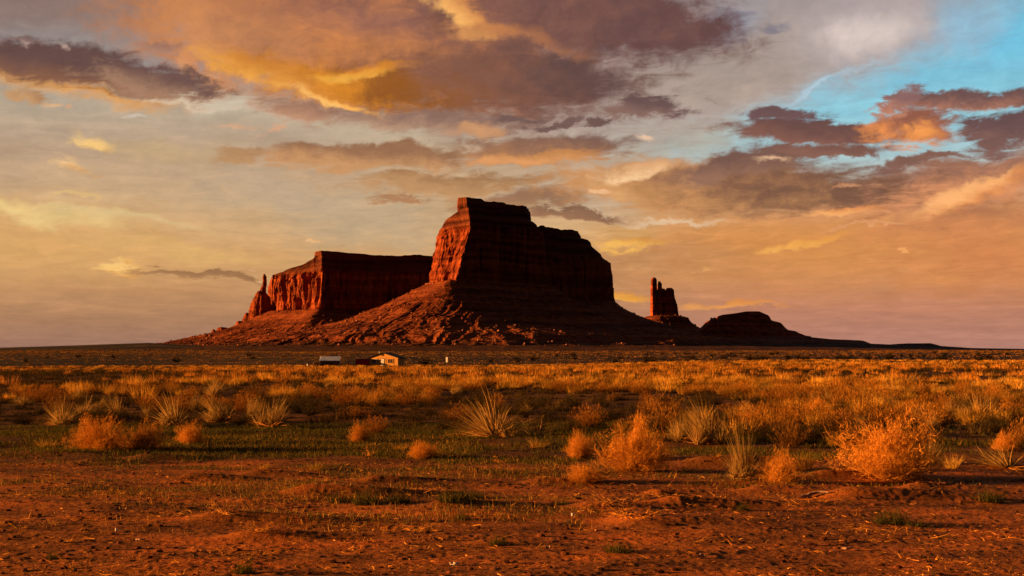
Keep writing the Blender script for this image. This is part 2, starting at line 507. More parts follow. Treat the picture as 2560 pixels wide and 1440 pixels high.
def ground_material():
    m, n, p = material('red_desert_soil', 0.95, 0.03)
    g = n.new('ShaderNodeNewGeometry')
    P_ = g.outputs['Position']
    px_, py_, pz_ = n.sep(P_)
    d = n.vmath('LENGTH', P_)
    big = n.noise(P_, 0.35, 4, 0.6)
    fine = n.noise(P_, 5.0, 6, 0.7)
    grit = n.noise(P_, 38.0, 4, 0.7)
    sand = n.ramp(n.math('ADD', n.math('MULTIPLY', fine, 0.55), n.math('MULTIPLY', grit, 0.45)),
                  [(0.33, (0.105, 0.034, 0.010)), (0.5, (0.215, 0.072, 0.016)), (0.66, (0.30, 0.105, 0.023))])
    crust = n.noise(n.comb(n.math('MULTIPLY', px_, 0.55), n.math('MULTIPLY', py_, 1.1)), 1.0, 5, 0.62)
    sand = n.mix(1.0, sand, n.ramp(crust, [(0.36, (0.50, 0.53, 0.6)), (0.52, (1, 1, 1)), (0.64, (1.5, 1.25, 1.05))]), 'MULTIPLY')
    humus = n.ramp(fine, [(0.35, (0.020, 0.014, 0.007)), (0.65, (0.060, 0.034, 0.014))])
    # bare sand in the foreground, darker soil under the scrub
    edge = n.math('ADD', py_, n.math('MULTIPLY', n.math('SUBTRACT', big, 0.5), 16.0))
    c = n.mix(n.rng(edge, 17.5, 24.5), sand, n.mix(0.22, humus, sand))
    # faint dry-grass tint far out; dark patches are brush and painted cloud shade
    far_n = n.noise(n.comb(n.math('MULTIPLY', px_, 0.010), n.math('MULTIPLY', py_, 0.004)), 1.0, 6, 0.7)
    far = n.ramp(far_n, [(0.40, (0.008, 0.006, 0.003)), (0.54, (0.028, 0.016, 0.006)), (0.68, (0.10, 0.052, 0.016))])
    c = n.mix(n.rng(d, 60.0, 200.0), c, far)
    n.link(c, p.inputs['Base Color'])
    b = n.new('ShaderNodeBump')
    b.inputs['Strength'].default_value = 0.9
    b.inputs['Distance'].default_value = 0.03
    n.link(n.math('ADD', fine, n.math('MULTIPLY', grit, 0.4)), b.inputs['Height'])
    n.link(b.outputs[0], p.inputs['Normal'])
    return m
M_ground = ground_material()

# ================================================================ ground: one sheet to the horizon
_pd = np.array([0, 60, 100, 160, 220, 300, 420, 520, 700, 1000, 1500, 2200, 3000, 6000, 12000, 40000], float)
_zl = np.array([0, 0, -.18, -.95, -2.1, -3.2, -4.1, -4.9, -5.3, -4.7, -4.0, -3.2, -4.5, -11, -26, -95], float)
_zr = np.array([0, 0, -.10, -.35, -.75, -1.35, -2.3, -3.4, -4.6, -4.5, -3.6, -2.6, -3.8, -10, -24, -95], float)

MOUNDS = []
for _px, _py, _w, _mh in [(790, 1232, 130, .11), (950, 1200, 110, .08), (490, 1195, 90, .07), (560, 1296, 150, .10), (2130, 1242, 190, .12), (1480, 1266, 170, .07), (1700, 1262, 120, .09),
                         (1770, 1160, 110, .13), (375, 1140, 110, .08), (2060, 1190, 110, .10), (1350, 1204, 90, .07), (650, 1184, 100, .07), (2300, 1228, 130, .09), (1590, 1300, 220, .08),
                         (650, 1336, 120, .08), (1650, 1230, 90, .06), (1900, 1226, 150, .08), (240, 1150, 110, .06), (1120, 1262, 100, .06)]:
    _t = CAMZ * FPX / (_py - 868)
    MOUNDS.append(((_px - 1280) / FPX * _t, _t, _w / FPX * _t * .85, _mh * 1.0))

def ground_z(x, y):
    x = np.asarray(x, float); y = np.asarray(y, float)
    d = np.hypot(x, y)
    t = sstep(-0.05, 0.22, x / np.maximum(d, 1))
    z = np.interp(d, _pd, _zl) * (1 - t) + np.interp(d, _pd, _zr) * t
    a = sstep(40, 200, d) * (1 - sstep(1500, 3000, d))
    z = z + a * 0.45 * fbm(x / 60, y / 60, 3.1, 3)
    # low swell on the left skyline
    u = x / np.maximum(y, 1) * FPX + 1280
    s = np.interp(u, [-1500, -500, 0, 180, 370, 440, 520, 700], [0, 3, 5.5, 10, 15.5, 12.5, 10, 0])
    z = z + np.where(y > 500, s * sstep(1700, 3000, y) * (1 - sstep(3000, 4200, y)), 0)
    # hummocks among the scrub
    n1 = sstep(18, 26, d) * (1 - sstep(90, 200, d))
    z = z + n1 * 0.10 * fbm(x / 2.3, y / 2.3, 1.7, 3)
    for mx, my, mr, mh in MOUNDS:
        q = ((x - mx) / np.where(x < mx, mh * 3.4 + .05, mh * 14)) ** 2 + ((y - my + .04 * np.sin(x * 2.2)) / (mr * .55)) ** 2
        z = z + mh * np.exp(-q * 1.6)
    # sand ripples and mounds of the bare foreground
    n2 = sstep(5, 9, d) * (1 - sstep(30, 60, d))
    z = z + n2 * (0.055 * fbm(x / 2.6, y / 1.5, 0.4, 3) + 0.014 * fbm(x / 0.7, y / 0.28, 7.7, 3, 0.6))
    return z

def ground_fine(x, y):
    d = np.hypot(x, y)
    n3 = sstep(5, 9, d) * (1 - sstep(22, 30, d))
    c = np.maximum(fbm(x / 0.085, y / 0.085, 2.2, 2) - 0.18, 0)
    m = sstep(-0.15, 0.35, fbm(x / 1.3, y / 0.7, 9.2, 3))
    return ground_z(x, y) + n3 * (0.013 * c * m + 0.004 * vnoise(x / 0.045, y / 0.045, 5.5))

a_f = np.linspace(-0.44, 0.44, 1150)
a_l = -np.geomspace(0.45, math.pi, 60)[::-1]
a_r = np.geomspace(0.45, math.pi - 0.02, 60)
ang = np.concatenate([a_l, a_f, a_r])
rad = np.concatenate([[0.2, 1, 2, 4, 6, 8], np.geomspace(9, 30, 520), np.geomspace(30.3, 110, 240), np.geomspace(112, 42000, 170)])
A, RR = np.meshgrid(ang, rad)
gx, gy = RR * np.sin(A), RR * np.cos(A)
gz = ground_fine(gx, gy)
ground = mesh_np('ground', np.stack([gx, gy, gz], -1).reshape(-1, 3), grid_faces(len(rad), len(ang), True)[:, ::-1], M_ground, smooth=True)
tag(ground, kind='structure')

# ================================================================ buttes
def P2(px, D):
    return ((px - 1280) / FPX * D, D)
def zpy(py, D):
    return CAMZ + (868 - py) / FPX * D

def sdist(X, Y, poly):
    """signed distance to a closed polygon, negative inside"""
    poly = np.array(poly, float)
    best = np.full(X.shape, 1e12)
    inside = np.zeros(X.shape, bool)
    for i in range(len(poly)):
        ax, ay = poly[i]; bx, by = poly[(i + 1) % len(poly)]
        ex, ey = bx - ax, by - ay
        t = np.clip(((X - ax) * ex + (Y - ay) * ey) / (ex * ex + ey * ey), 0, 1)
        best = np.minimum(best, (X - ax - t * ex) ** 2 + (Y - ay - t * ey) ** 2)
        c = ((ay > Y) != (by > Y)) & (X < ex * (Y - ay) / (ey if abs(ey) > 1e-9 else 1e-9) + ax)
        inside ^= c
    d = np.sqrt(best)
    return np.where(inside, -d, d)

def loft(name, keys, tilt, parent, mat, m_res=2.2, dz=2.2, flute=7.0, fw=15.0, seed=0.0, ledge=1.6, cap_py=None, rnd=9.0, bumps=()):
    """rock wall: keys = [(py, D, [(px, depth) ...]) ...] from top to bottom, one outline per level; the outlines share their corner count"""
    levels = []
    zs = [zpy(k[0], k[1]) for k in keys]
    polys = np.array([[P2(px_, D_) for px_, D_ in k[2]] for k in keys])        # level, corner, 2
    z = np.arange(zs[0], zs[-1] - dz, -dz)
    # perimeter parameter from the widest level
    base = polys[-1]
    segs = np.linalg.norm(np.roll(base, -1, 0) - base, axis=1)
    cnt = np.maximum((segs / m_res).astype(int), 6)
    back = np.argsort(-base[:, 1])
    rings = []
    zk = np.array(zs)
    idx = np.interp(-z, -zk, np.arange(len(zk)))
    i0 = np.clip(np.floor(idx).astype(int), 0, len(zk) - 2)
    f = (idx - i0)[:, None, None]
    pl = polys[i0] * (1 - f) + polys[i0 + 1] * f
    out = []
    for c in range(pl.shape[1]):
        t = np.linspace(0, 1, cnt[c], endpoint=False)[None, :, None]
        a_ = pl[:, c][:, None]; b_ = pl[:, (c + 1) % pl.shape[1]][:, None]
        out.append(a_ * (1 - t) + b_ * t)
    ring = np.concatenate(out, 1)                                              # level, M, 2
    # round the corners
    kk = max(1, int(rnd / m_res))
    for _ in range(2):
        acc = 0
        for s in range(-kk, kk + 1):
            acc = acc + np.roll(ring, s, 1)
        ring = acc / (2 * kk + 1)
    tan = np.roll(ring, -2, 1) - np.roll(ring, 2, 1)
    nrm = np.stack([tan[..., 1], -tan[..., 0]], -1)
    nrm /= np.maximum(np.linalg.norm(nrm, axis=-1, keepdims=True), 1e-6)
    # make sure the normals point outwards
    cen = ring.mean(1, keepdims=True)
    if ((ring - cen) * nrm).sum() < 0:
        nrm = -nrm
    X, Y = ring[..., 0], ring[..., 1]
    Z = np.broadcast_to(z[:, None], X.shape)
    capz = zpy(cap_py[0], cap_py[1]) if cap_py else zs[0]
    incap = sstep(capz - 6, capz + 4, Z)
    fl = ridge(X / fw + seed, Y / fw, Z / 190.0, 3, 0.5)
    fl2 = ridge(X / (fw * 3.1) + seed, Y / (fw * 3.1), Z / 320.0 + 4, 2)
    disp = (1 - 0.75 * incap) * (flute * (fl - 0.3) + flute * 1.1 * (fl2 - 0.3))
    crack = sstep(.42, .80, ridge(X / (fw * .8) + 2 * seed, Y / (fw * .8) + .15 * vnoise(X / 9, Y / 9, Z / 20), Z / 240.0 + 7, 2))
    disp = disp - (1 - incap) * flute * .85 * crack * sstep(-.5, .2, vnoise(X / 40, Y / 40, Z / 60 + seed))
    disp = disp + 1.3 * fbm(X / 7, Y / 7, Z / 7 + seed, 3)
    lz = vnoise(Z[:, :1] / 4.2 + seed * 3, 0.5 + 0 * Z[:, :1], 0.3) + 0.7 * vnoise(Z / 9.0 + seed, X / 300, Y / 300)
    disp = disp + (0.10 + 1.0 * incap) * ledge * lz
    # break-offs: slabs missing from the wall
    brk = sstep(0.12, 0.2, fbm(X / 26 + seed, Y / 26, Z / 45, 2))
    disp = disp - (1 - incap) * 2.6 * brk * min(1.0, flute / 6)
    ring = ring + nrm * disp[..., None]
    Z = Z + (ring[..., 0] - P2(keys[0][2][0][0], keys[0][1])[0]) * tilt * sstep(zs[-1], zs[0], Z)
    rag = 1.2 * fbm(ring[..., 0] / 12, ring[..., 1] / 12, seed, 3)
    Z = Z + rag * sstep(12, 0, zs[0] - z)[:, None]
    uu = ring[..., 0] / keys[0][1] * FPX + 1280
    for b0, b1, dh in bumps:
        Z = Z + dh * sstep(b0 - 3, b0 + 3, uu) * (1 - sstep(b1 - 3, b1 + 3, uu)) * sstep(40, 0, zs[0] - z)[:, None]
    V = np.concatenate([ring, Z[..., None]], -1)
    L_, M_ = V.shape[:2]
    # top: shrink the first ring to its middle
    tops = []
    c0 = V[0].mean(0)
    for s in (0.85, 0.55, 0.2, 0.02):
        q = c0 + (V[0] - c0) * s
        q[:, 2] = c0[2] + (V[0][:, 2] - c0[2]) * max(s, 0.5) + (1 - s) * 1.0 + 0.6 * fbm(q[:, 0] / 15, q[:, 1] / 15, seed, 2)
        tops.append(q)
    V = np.concatenate([np.array(tops[::-1]), V], 0)
    ca = np.concatenate([np.ones((4, M_)), incap if cap_py else incap * 0], 0)
    return mesh_np(name, V.reshape(-1, 3), grid_faces(V.shape[0], M_, True)[:, ::-1], mat, parent, attr=ca.ravel())

BO = []
M_boul = rock_material('fallen_block', (0.07, 0.022, 0.012), (0.15, 0.050, 0.026), (0.27, 0.11, 0.06))
ICO = np.array([[0, 0, 1], [.89, 0, .45], [.28, .85, .45], [-.72, .53, .45], [-.72, -.53, .45], [.28, -.85, .45], [.72, .53, -.45], [-.28, .85, -.45], [-.89, 0, -.45], [-.28, -.85, -.45], [.72, -.53, -.45], [0, 0, -1]])
ICOF = np.array([[0, 1, 2], [0, 2, 3], [0, 3, 4], [0, 4, 5], [0, 5, 1], [1, 6, 2], [2, 7, 3], [3, 8, 4], [4, 9, 5], [5, 10, 1], [6, 7, 2], [7, 8, 3], [8, 9, 4], [9, 10, 5], [10, 6, 1], [11, 7, 6], [11, 8, 7], [11, 9, 8], [11, 10, 9], [11, 6, 10]])
def talus(name, xr, yr, step, feet, parent, g=None, terr=None, gully=1.0, seed=0.0, skip=None, extra=None):
    """scree apron: feet = [(polygon, height at the wall) ...]"""
    xs = np.arange(xr[0], xr[1], step); ys = np.arange(yr[0], yr[1], step)
    X, Y = np.meshgrid(xs, ys)
    g = g or [(-3, 1.08), (0, 1.0), (.5, .74), (1, .53), (1.4, .41), (2, .26), (2.7, .13), (3.6, .055), (5, 0.0), (7, -.06)]
    gx_, gv = [q[0] for q in g], [q[1] for q in g]
    H = np.full(X.shape, -60.0)
    for poly, Hb, zb in feet:
        wx = X + 14 * fbm(X / 90, Y / 90, 2 + seed, 2); wy = Y + 14 * fbm(X / 90, Y / 90, 8 + seed, 2)
        d = sdist(wx, wy, poly)
        a = np.clip(d / Hb, -3, 8)
        gl = ridge(X / 95 + seed, Y / 95, 0.3, 4, 0.55)
        a2 = a * (1 + 0.075 * gully * (0.35 - gl) * sstep(0.05, 0.6, a))
        h = Hb * np.interp(a2, gx_, gv) + zb
        # badland ribs lower down
        cx_, cy_ = np.mean(np.array(poly), 0)
        th = np.arctan2(Y - cy_, X - cx_) * 7.5 + 0.5 * fbm(X / 80, Y / 80, 1, 2)
        rb = ridge(th * 2.6, np.maximum(d, 0) / 260 + seed, 0.9, 4, 0.6)
        h = h + gully * 2.3 * rb * sstep(0.3, 0.9, a) * (1 - sstep(2.2, 3.8, a))
        hi, lo = np.maximum(H, h), np.minimum(H, h)
        H = hi + 5.0 * np.exp(-(hi - lo) / 9.0) * (lo > -50)
    if extra is not None:
        H = extra(X, Y, H)
    if terr:
        H = H + 0.8 * 0
        wob = 3.5 * fbm(X / 70, Y / 70, 6 + seed, 2)
        H = np.interp(H + wob, terr[0], terr[1]) - wob
    H = H + 0.75 * fbm(X / 6.5, Y / 6.5, 4, 3) * sstep(-3, 10, H) + 0.35 * fbm(X / 30, Y / 30, 4, 3)
    boul = np.maximum(fbm(X / 5.5, Y / 5.5, 1.5, 2) - 0.42, 0)
    H = H + 6.0 * boul * sstep(2, 20, H)
    G = ground_z(X, Y)
    keep = (H > G - 3.0)
    F = grid_faces(*X.shape)
    kf = keep.ravel()[F].any(1)
    F = F[kf]
    V = np.stack([X, Y, H], -1).reshape(-1, 3)
    used = np.unique(F)
    remap = np.zeros(len(V), np.int64); remap[used] = np.arange(len(used))
    r_ = np.random.default_rng(int(seed * 10))
    cand = np.flatnonzero((H.ravel() > 4) & keep.ravel())
    pick = r_.choice(cand, min(2600, len(cand)), replace=False)
    c = V[pick]
    sz = .7 + 3.0 * r_.random(len(pick)) ** 3.5
    vv = ICO[None] * sz[:, None, None] * r_.uniform(.6, 1.25, (len(pick), 12, 1)) + (c + [0, 0, .2])[:, None]
    ff = ICOF[None] + 12 * np.arange(len(pick))[:, None, None]
    BO.append(tag(mesh_np('boulders', vv.reshape(-1, 3), ff.reshape(-1, 3), M_boul), kind='stuff'))
    return mesh_np(name, V[used], remap[F], M_talus, parent)

# ---- the great butte in the middle: tower, shoulder behind it, scree
t1 = empty('sandstone_butte', (0, 2800, ground_z(0, 2800).item()))
big_root = t1
tag(t1, 'tallest dark red sandstone butte, left edge lit orange, above a wide scree apron', 'butte')
def place_local(o, root):
    """parts are built in world coordinates; keep them there under their thing"""
    for q in [o] + BO:
        q.parent = root
        q.matrix_parent_inverse = Matrix.Translation(-Vector(root.location))
    BO.clear()
    return o

tower_keys = []
for py, D, L, F, Rr, Ld in [(497, 2590, 1143, 1166, 1316, 2606), (518, 2590, 1142, 1168, 1318, 2606), (522, 2590, 1146, 1172, 1312, 2612), (530, 2590, 1132, 1172, 1320, 2640),
                        (547, 2590, 1108, 1174, 1340, 2670), (557, 2590, 1101, 1174, 1348, 2685), (575, 2590, 1097, 1172, 1352, 2690), (620, 2590, 1090, 1160, 1354, 2690),
                        (650, 2590, 1087, 1150, 1356, 2690), (700, 2590, 1080, 1136, 1358, 2690), (740, 2590, 1072, 1128, 1362, 2690), (790, 2590, 1066, 1122, 1366, 2690)]:
    tower_keys.append((py, D, [(L, Ld), (F, 2590), ((F + Rr) / 2, 2650), (Rr, 2720), (Rr + 10, 2860), ((L + Rr) / 2, 2900), (L + 4, 2830)]))
place_local(loft('cliff_tower', tower_keys, 0.0, None, M_cliff, flute=7, fw=17, seed=1.3, cap_py=(562, 2590), rnd=5.0, bumps=((1100, 1205, 4.0), (1230, 1262, 1.5), (1290, 1303, -1.2))), t1)
sh_keys = []
for py, L, F, Rr in [(566, 1300, 1350, 1448), (584, 1300, 1350, 1454), (587, 1300, 1350, 1474), (603, 1300, 1350, 1479), (607, 1300, 1350, 1486), (636, 1300, 1350, 1512),
                     (648, 1300, 1350, 1526), (700, 1300, 1350, 1529), (750, 1300, 1350, 1533), (800, 1296, 1350, 1538)]:
    sh_keys.append((py, 2745, [(L, 2800), (F, 2735), ((F + Rr) / 2, 2790), (Rr - 4, 2850), (Rr, 2900), (Rr - 10, 3040), (L, 3060)]))
place_local(loft('cliff_shoulder', sh_keys, 0.0, None, M_cliff, flute=6, fw=19, seed=5.1, cap_py=(636, 2745), rnd=4.5, bumps=((1348, 1362, 2.0), (1400, 1412, -2.0), (1425, 1440, 1.5))), t1)
f_tower = [P2(*q) for q in [(1076, 2690), (1132, 2590), (1240, 2650), (1358, 2720), (1366, 2860), (1220, 2900), (1080, 2830)]]
f_sh = [P2(*q) for q in [(1300, 2800), (1350, 2735), (1440, 2790), (1528, 2850), (1534, 2900), (1522, 3040), (1300, 3060)]]
terr = ([-60, -2, 2, 12, 17, 22, 84, 93, 98, 200], [-60, -3, 0, 5, 15, 22, 82, 93, 98, 200])
place_local(talus('scree_slope', (-950, 1000), (1750, 3300), 3.5, [(f_tower, 128, -2), (f_sh, 98, -2)], None, terr=terr, seed=0.7), t1)

# ---- the long mesa behind it on the left
t2 = empty('sandstone_mesa', (-400, 3400, ground_z(-400, 3400).item()))
tag(t2, 'long flat topped red mesa left of the tallest butte, fluted left wall lit orange', 'mesa')
mk = []
for py, L0, L1, F, L0d in [(629, 789, 794, 802, 3225), (640, 786, 794, 803, 3228), (644, 782, 794, 804, 3250), (655, 758, 788, 804, 3300), (664, 714, 768, 804, 3370), (670, 704, 760, 804, 3380), (676, 682, 748, 804, 3400),
                      (690, 677, 742, 803, 3400), (730, 675, 740, 801, 3400), (766, 672, 736, 800, 3400), (800, 668, 732, 798, 3400), (830, 664, 730, 796, 3400)]:
    mk.append((py, 3205, [(L0, L0d), (L1, (L0d + 3205) / 2), (F, 3200), (930, 3290), (1150, 3380), (1180, 3640), (L0 + 30, 3640)]))
place_local(loft('cliff_wall', mk, 0.0, None, M_cliff, m_res=2.6, dz=2.4, flute=13, fw=24, seed=9.4, cap_py=(676, 3205), rnd=5.0, bumps=((780, 845, 2.0), (905, 1000, -2.0), (1020, 1045, 1.5))), t2)
f_m = [P2(*q) for q in [(672, 3400), (734, 3290), (799, 3200), (930, 3290), (1150, 3380), (1180, 3640), (710, 3640)]]
f_base = [P2(*q) for q in [(632, 3420), (655, 3370), (690, 3390), (690, 3440), (650, 3450)]]
place_local(talus('scree_slope', (-1050, -60), (2450, 4100), 5.0, [(f_m, 92, -3), (f_base, 72, -3)], None, gully=1.1, seed=3.3,
      terr=([-60, -2, 3, 11, 16, 200], [-60, -3, 1, 6, 15.5, 200])), t2)

# ---- thin spire left of the mesa
t3 = empty('rock_spire', (P2(650, 3400)[0], 3400, zpy(790, 3400)))
tag(t3, 'thin pointed rock pinnacle standing on a stepped base just left of the lit mesa wall', 'rock pinnacle')
def needle(name, rows, D, dep, root, seed, m_res=1.6):
    ks = []
    for py, a_, b_ in rows:
        w_ = (b_ - a_)
        d_ = min(w_ / FPX * D, dep * 1.6)
        ks.append((py, D, [(a_, D - .1 * d_), (a_ + w_ * .3, D - .55 * d_), (b_ - w_ * .2, D - .38 * d_), (b_, D - .1 * d_), (b_, D + .3 * d_), (b_ - w_ * .2, D + .5 * d_), (a_ + w_ * .2, D + .5 * d_), (a_, D + .3 * d_)]))
    return place_local(loft(name, ks, 0.0, None, M_cliff, m_res=m_res, dz=1.7, flute=1.3, fw=7, seed=seed, ledge=0.8, rnd=1.7), root)
needle('pinnacle', [(685, 657, 663), (692, 655, 666), (705, 655, 667), (715, 654, 666), (722, 650, 665), (735, 648, 665), (742, 646, 667), (790, 642, 668)], 3400, 14, t3, 2.2)
needle('pinnacle_base', [(727, 644, 662), (733, 638, 667), (742, 634, 674), (752, 628, 676), (768, 622, 679), (788, 619, 682), (808, 612, 684), (850, 606, 690)], 3405, 16, t3, 6.2)
for rows, dd, sd_ in [([(783, 612, 622), (790, 608, 628), (806, 603, 632), (840, 600, 640)], 3415, 1.1),
                      ([(803, 592, 606), (812, 588, 610), (860, 584, 620)], 3400, 2.4),
                      ([(819, 545, 566), (828, 541, 580), (835, 532, 590), (870, 530, 600)], 3380, 7.7),
                      ([(824, 530, 538), (834, 528, 545), (870, 526, 550)], 3380, 8.7)]:
    needle('rock_ledge', rows, dd, 14, t3, sd_)
f_l = [P2(*q) for q in [(546, 3385), (600, 3360), (680, 3380), (680, 3440), (560, 3420)]]
place_local(talus('scree_slope', (-1150, -450), (2900, 3900), 5.0, [(f_l, 40, -3), (f_base, 58, -3)], None, gully=0.7, seed=8.3,
      g=[(-3, 1.1), (0, 1.0), (.6, .72), (1.2, .5), (2, .32), (3, .2), (4.5, .1), (6, .03), (8, -.05)]), t3)

# ---- castle-like spires on the right
t4 = empty('rock_spires', (P2(1660, 4200)[0], 4200, zpy(800, 4200)))
t4.name = 'rock_tower'
tag(t4, 'small castle shaped rock tower with upright fingers to the right of the tallest butte', 'rock tower')
needle('rock_finger', [(694, 1631, 1640), (699, 1627, 1643), (720, 1626, 1643), (750, 1626, 1644), (800, 1625, 1648)], 4190, 26, t4, 1.9, 2.0)
needle('rock_finger', [(704, 1645, 1652), (710, 1644, 1655), (721, 1643, 1656), (760, 1640, 1660), (800, 1640, 1664)], 4200, 24, t4, 3.9, 2.0)
needle('rock_finger', [(720, 1668, 1681), (724, 1665, 1685), (740, 1664, 1686), (760, 1660, 1691), (800, 1652, 1699)], 4200, 24, t4, 4.9, 2.0)
needle('rock_wall', [(722, 1652, 1662), (731, 1648, 1668), (741, 1643, 1686), (760, 1632, 1692), (788, 1625, 1697), (820, 1620, 1702)], 4206, 20, t4, 5.9, 2.0)
f4 = [P2(*q) for q in [(1622, 4190), (1650, 4150), (1692, 4170), (1696, 4230), (1640, 4260)]]
def shelf(X, Y, H):
    return H
place_local(talus('scree_slope', (220, 900), (3850, 4600), 5.5, [(f4, 100, -4)], None, gully=0.9, seed=4.1,
      g=[(-3, 1.05), (0, 1.0), (.22, .93), (.3, .80), (.6, .62), (1.0, .48), (1.5, .36), (2.2, .24), (3.2, .12), (5, -.02)]), t4)

# ---- low hills given by their skyline
def skyline_hill(name, pts, D, depth, mat, seed, terr=None, step=5.0, root=None, rough=1.0):
    pxs = np.array([p[0] for p in pts], float); pys = np.array([p[1] for p in pts], float)
    xs = np.arange((pxs[0] - 1280) / FPX * D - 60, (pxs[-1] - 1280) / FPX * D + 60, step)
    ys = np.arange(D - depth * 1.6, D + depth * 1.3, step)
    X, Y = np.meshgrid(xs, ys)
    u = xs / D * FPX + 1280
    top = zpy(np.interp(u, pxs, pys), D)
    base = zpy(878, D)
    t = (Y - D) / depth
    hfac = np.where(t < 0, np.interp(-t, [0, .12, .2, .45, .8, 1.2, 1.6], [1, 1, .86, .55, .28, .08, -.05]), np.interp(t, [0, .5, 1.3], [1, .9, -.1]))
    gl = 0.14 * ridge(X / 110 + seed, Y / 110, 0.4, 4) * (1 - np.clip(1 - np.abs(t) * 5, 0, 1))
    H = base + (top[None, :] - base) * np.clip(hfac + gl * rough * (hfac < 0.97), -0.1, 1.0)
    if terr:
        wob = 2.0 * fbm(X / 120, Y / 120, seed, 2)
        H = np.interp(H + wob, terr[0], terr[1]) - wob
    H = H + 0.9 * rough * fbm(X / 16, Y / 16, seed, 3)
    o = mesh_np(name, np.stack([X, Y, H], -1).reshape(-1, 3), grid_faces(*X.shape), mat)
    return place_local(o, root) if root else o

t5 = empty('domed_butte', (P2(1880, 2990)[0], 2990, zpy(860, 2990)))
tag(t5, 'low dome shaped dark butte with stepped sides, right of the castle shaped rock tower', 'butte')
skyline_hill('rock_dome', [(1700, 876), (1752, 822), (1757, 812), (1771, 806), (1780, 797), (1782, 790), (1788, 791), (1792, 796), (1797, 795), (1803, 787), (1826, 785), (1845, 782), (1861, 779), (1894, 779),
              (1910, 786), (1921, 791), (1926, 797), (1940, 803), (1958, 811), (1963, 821), (1990, 829), (2019, 834), (2026, 841), (2068, 848), (2120, 868), (2160, 880)],
             2990, 190, M_cliff, 2.7, root=t5, step=3.2, rough=0.55,
             terr=([-60, 14, 20, 32, 36, 50, 54, 66, 69, 200], [-60, 14, 19, 26, 35, 43, 53, 60, 69, 200]))
h1 = skyline_hill('hill', [(1560, 872), (1750, 846), (1900, 842), (2030, 844), (2068, 848), (2142, 851), (2150, 852), (2166, 859), (2230, 862), (2400, 874), (2500, 880)], 2850, 240, M_talus, 4.4, rough=0.4, step=4)
tag(h1, kind='structure')
h2 = skyline_hill('hill', [(2150, 870), (2200, 863), (2247, 861), (2262, 858.5), (2318, 858), (2343, 865), (2420, 870), (2560, 872.5), (2800, 876), (2900, 880)], 2950, 200, M_talus, 6.4, rough=0.3, step=4)
tag(h2, kind='structure')

# ================================================================ plants
def plant_material(name, stops, trans=0.2, rough=0.8, var=0.12):
    """stops: colours along the 'tone' attribute of the blades (a plant's own colour differences)"""
    m = bpy.data.materials.new(name)
    m.use_nodes = True
    t = m.node_tree
    t.nodes.clear()
    n = NT(t)
    at = n.new('ShaderNodeAttribute', attribute_name='tone')
    c = n.ramp(at.outputs['Fac'], stops)
    oi = n.new('ShaderNodeObjectInfo')
    c = n.mix(1.0, c, n.ramp(oi.outputs['Random'], [(0, (1 - var,) * 3), (0.5, (1, 1 - var * .4, 1 - var)), (1, (1 + var,) * 3)]), 'MULTIPLY')
    d = n.new('ShaderNodeBsdfDiffuse')
    d.inputs['Roughness'].default_value = 0.5
    n.link(c, d.inputs['Color'])
    tr = n.new('ShaderNodeBsdfTranslucent')
    n.link(c, tr.inputs['Color'])
    mx = n.new('ShaderNodeMixShader')
    mx.inputs[0].default_value = trans
    n.link(d.outputs[0], mx.inputs[1]); n.link(tr.outputs[0], mx.inputs[2])
    o = n.new('ShaderNodeOutputMaterial')
    n.link(mx.outputs[0], o.inputs[0])
    return m

M_yucca = plant_material('yucca_leaf', [(0.0, (0.085, 0.075, 0.022)), (0.5, (0.27, 0.175, 0.055)), (1.0, (0.56, 0.33, 0.10))], 0.35)
M_tumble = plant_material('dry_twig', [(0.0, (0.20, 0.078, 0.016)), (0.5, (0.54, 0.228, 0.034)), (1.0, (0.80, 0.385, 0.06))], 0.25)
M_tuft = plant_material('straw', [(0.0, (0.07, 0.048, 0.012)), (0.5, (0.36, 0.205, 0.036)), (1.0, (0.70, 0.42, 0.075))], 0.18, var=0.3)
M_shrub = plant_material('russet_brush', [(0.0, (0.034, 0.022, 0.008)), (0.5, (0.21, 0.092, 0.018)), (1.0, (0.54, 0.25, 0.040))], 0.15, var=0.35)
M_green = plant_material('green_weed', [(0.0, (0.024, 0.028, 0.008)), (0.5, (0.063, 0.063, 0.017)), (1.0, (0.158, 0.123, 0.031))], 0.25, var=0.2)
M_dark = plant_material('sage', [(0.0, (0.015, 0.013, 0.007)), (0.5, (0.039, 0.030, 0.013)), (1.0, (0.090, 0.057, 0.021))], 0.15, var=0.2)

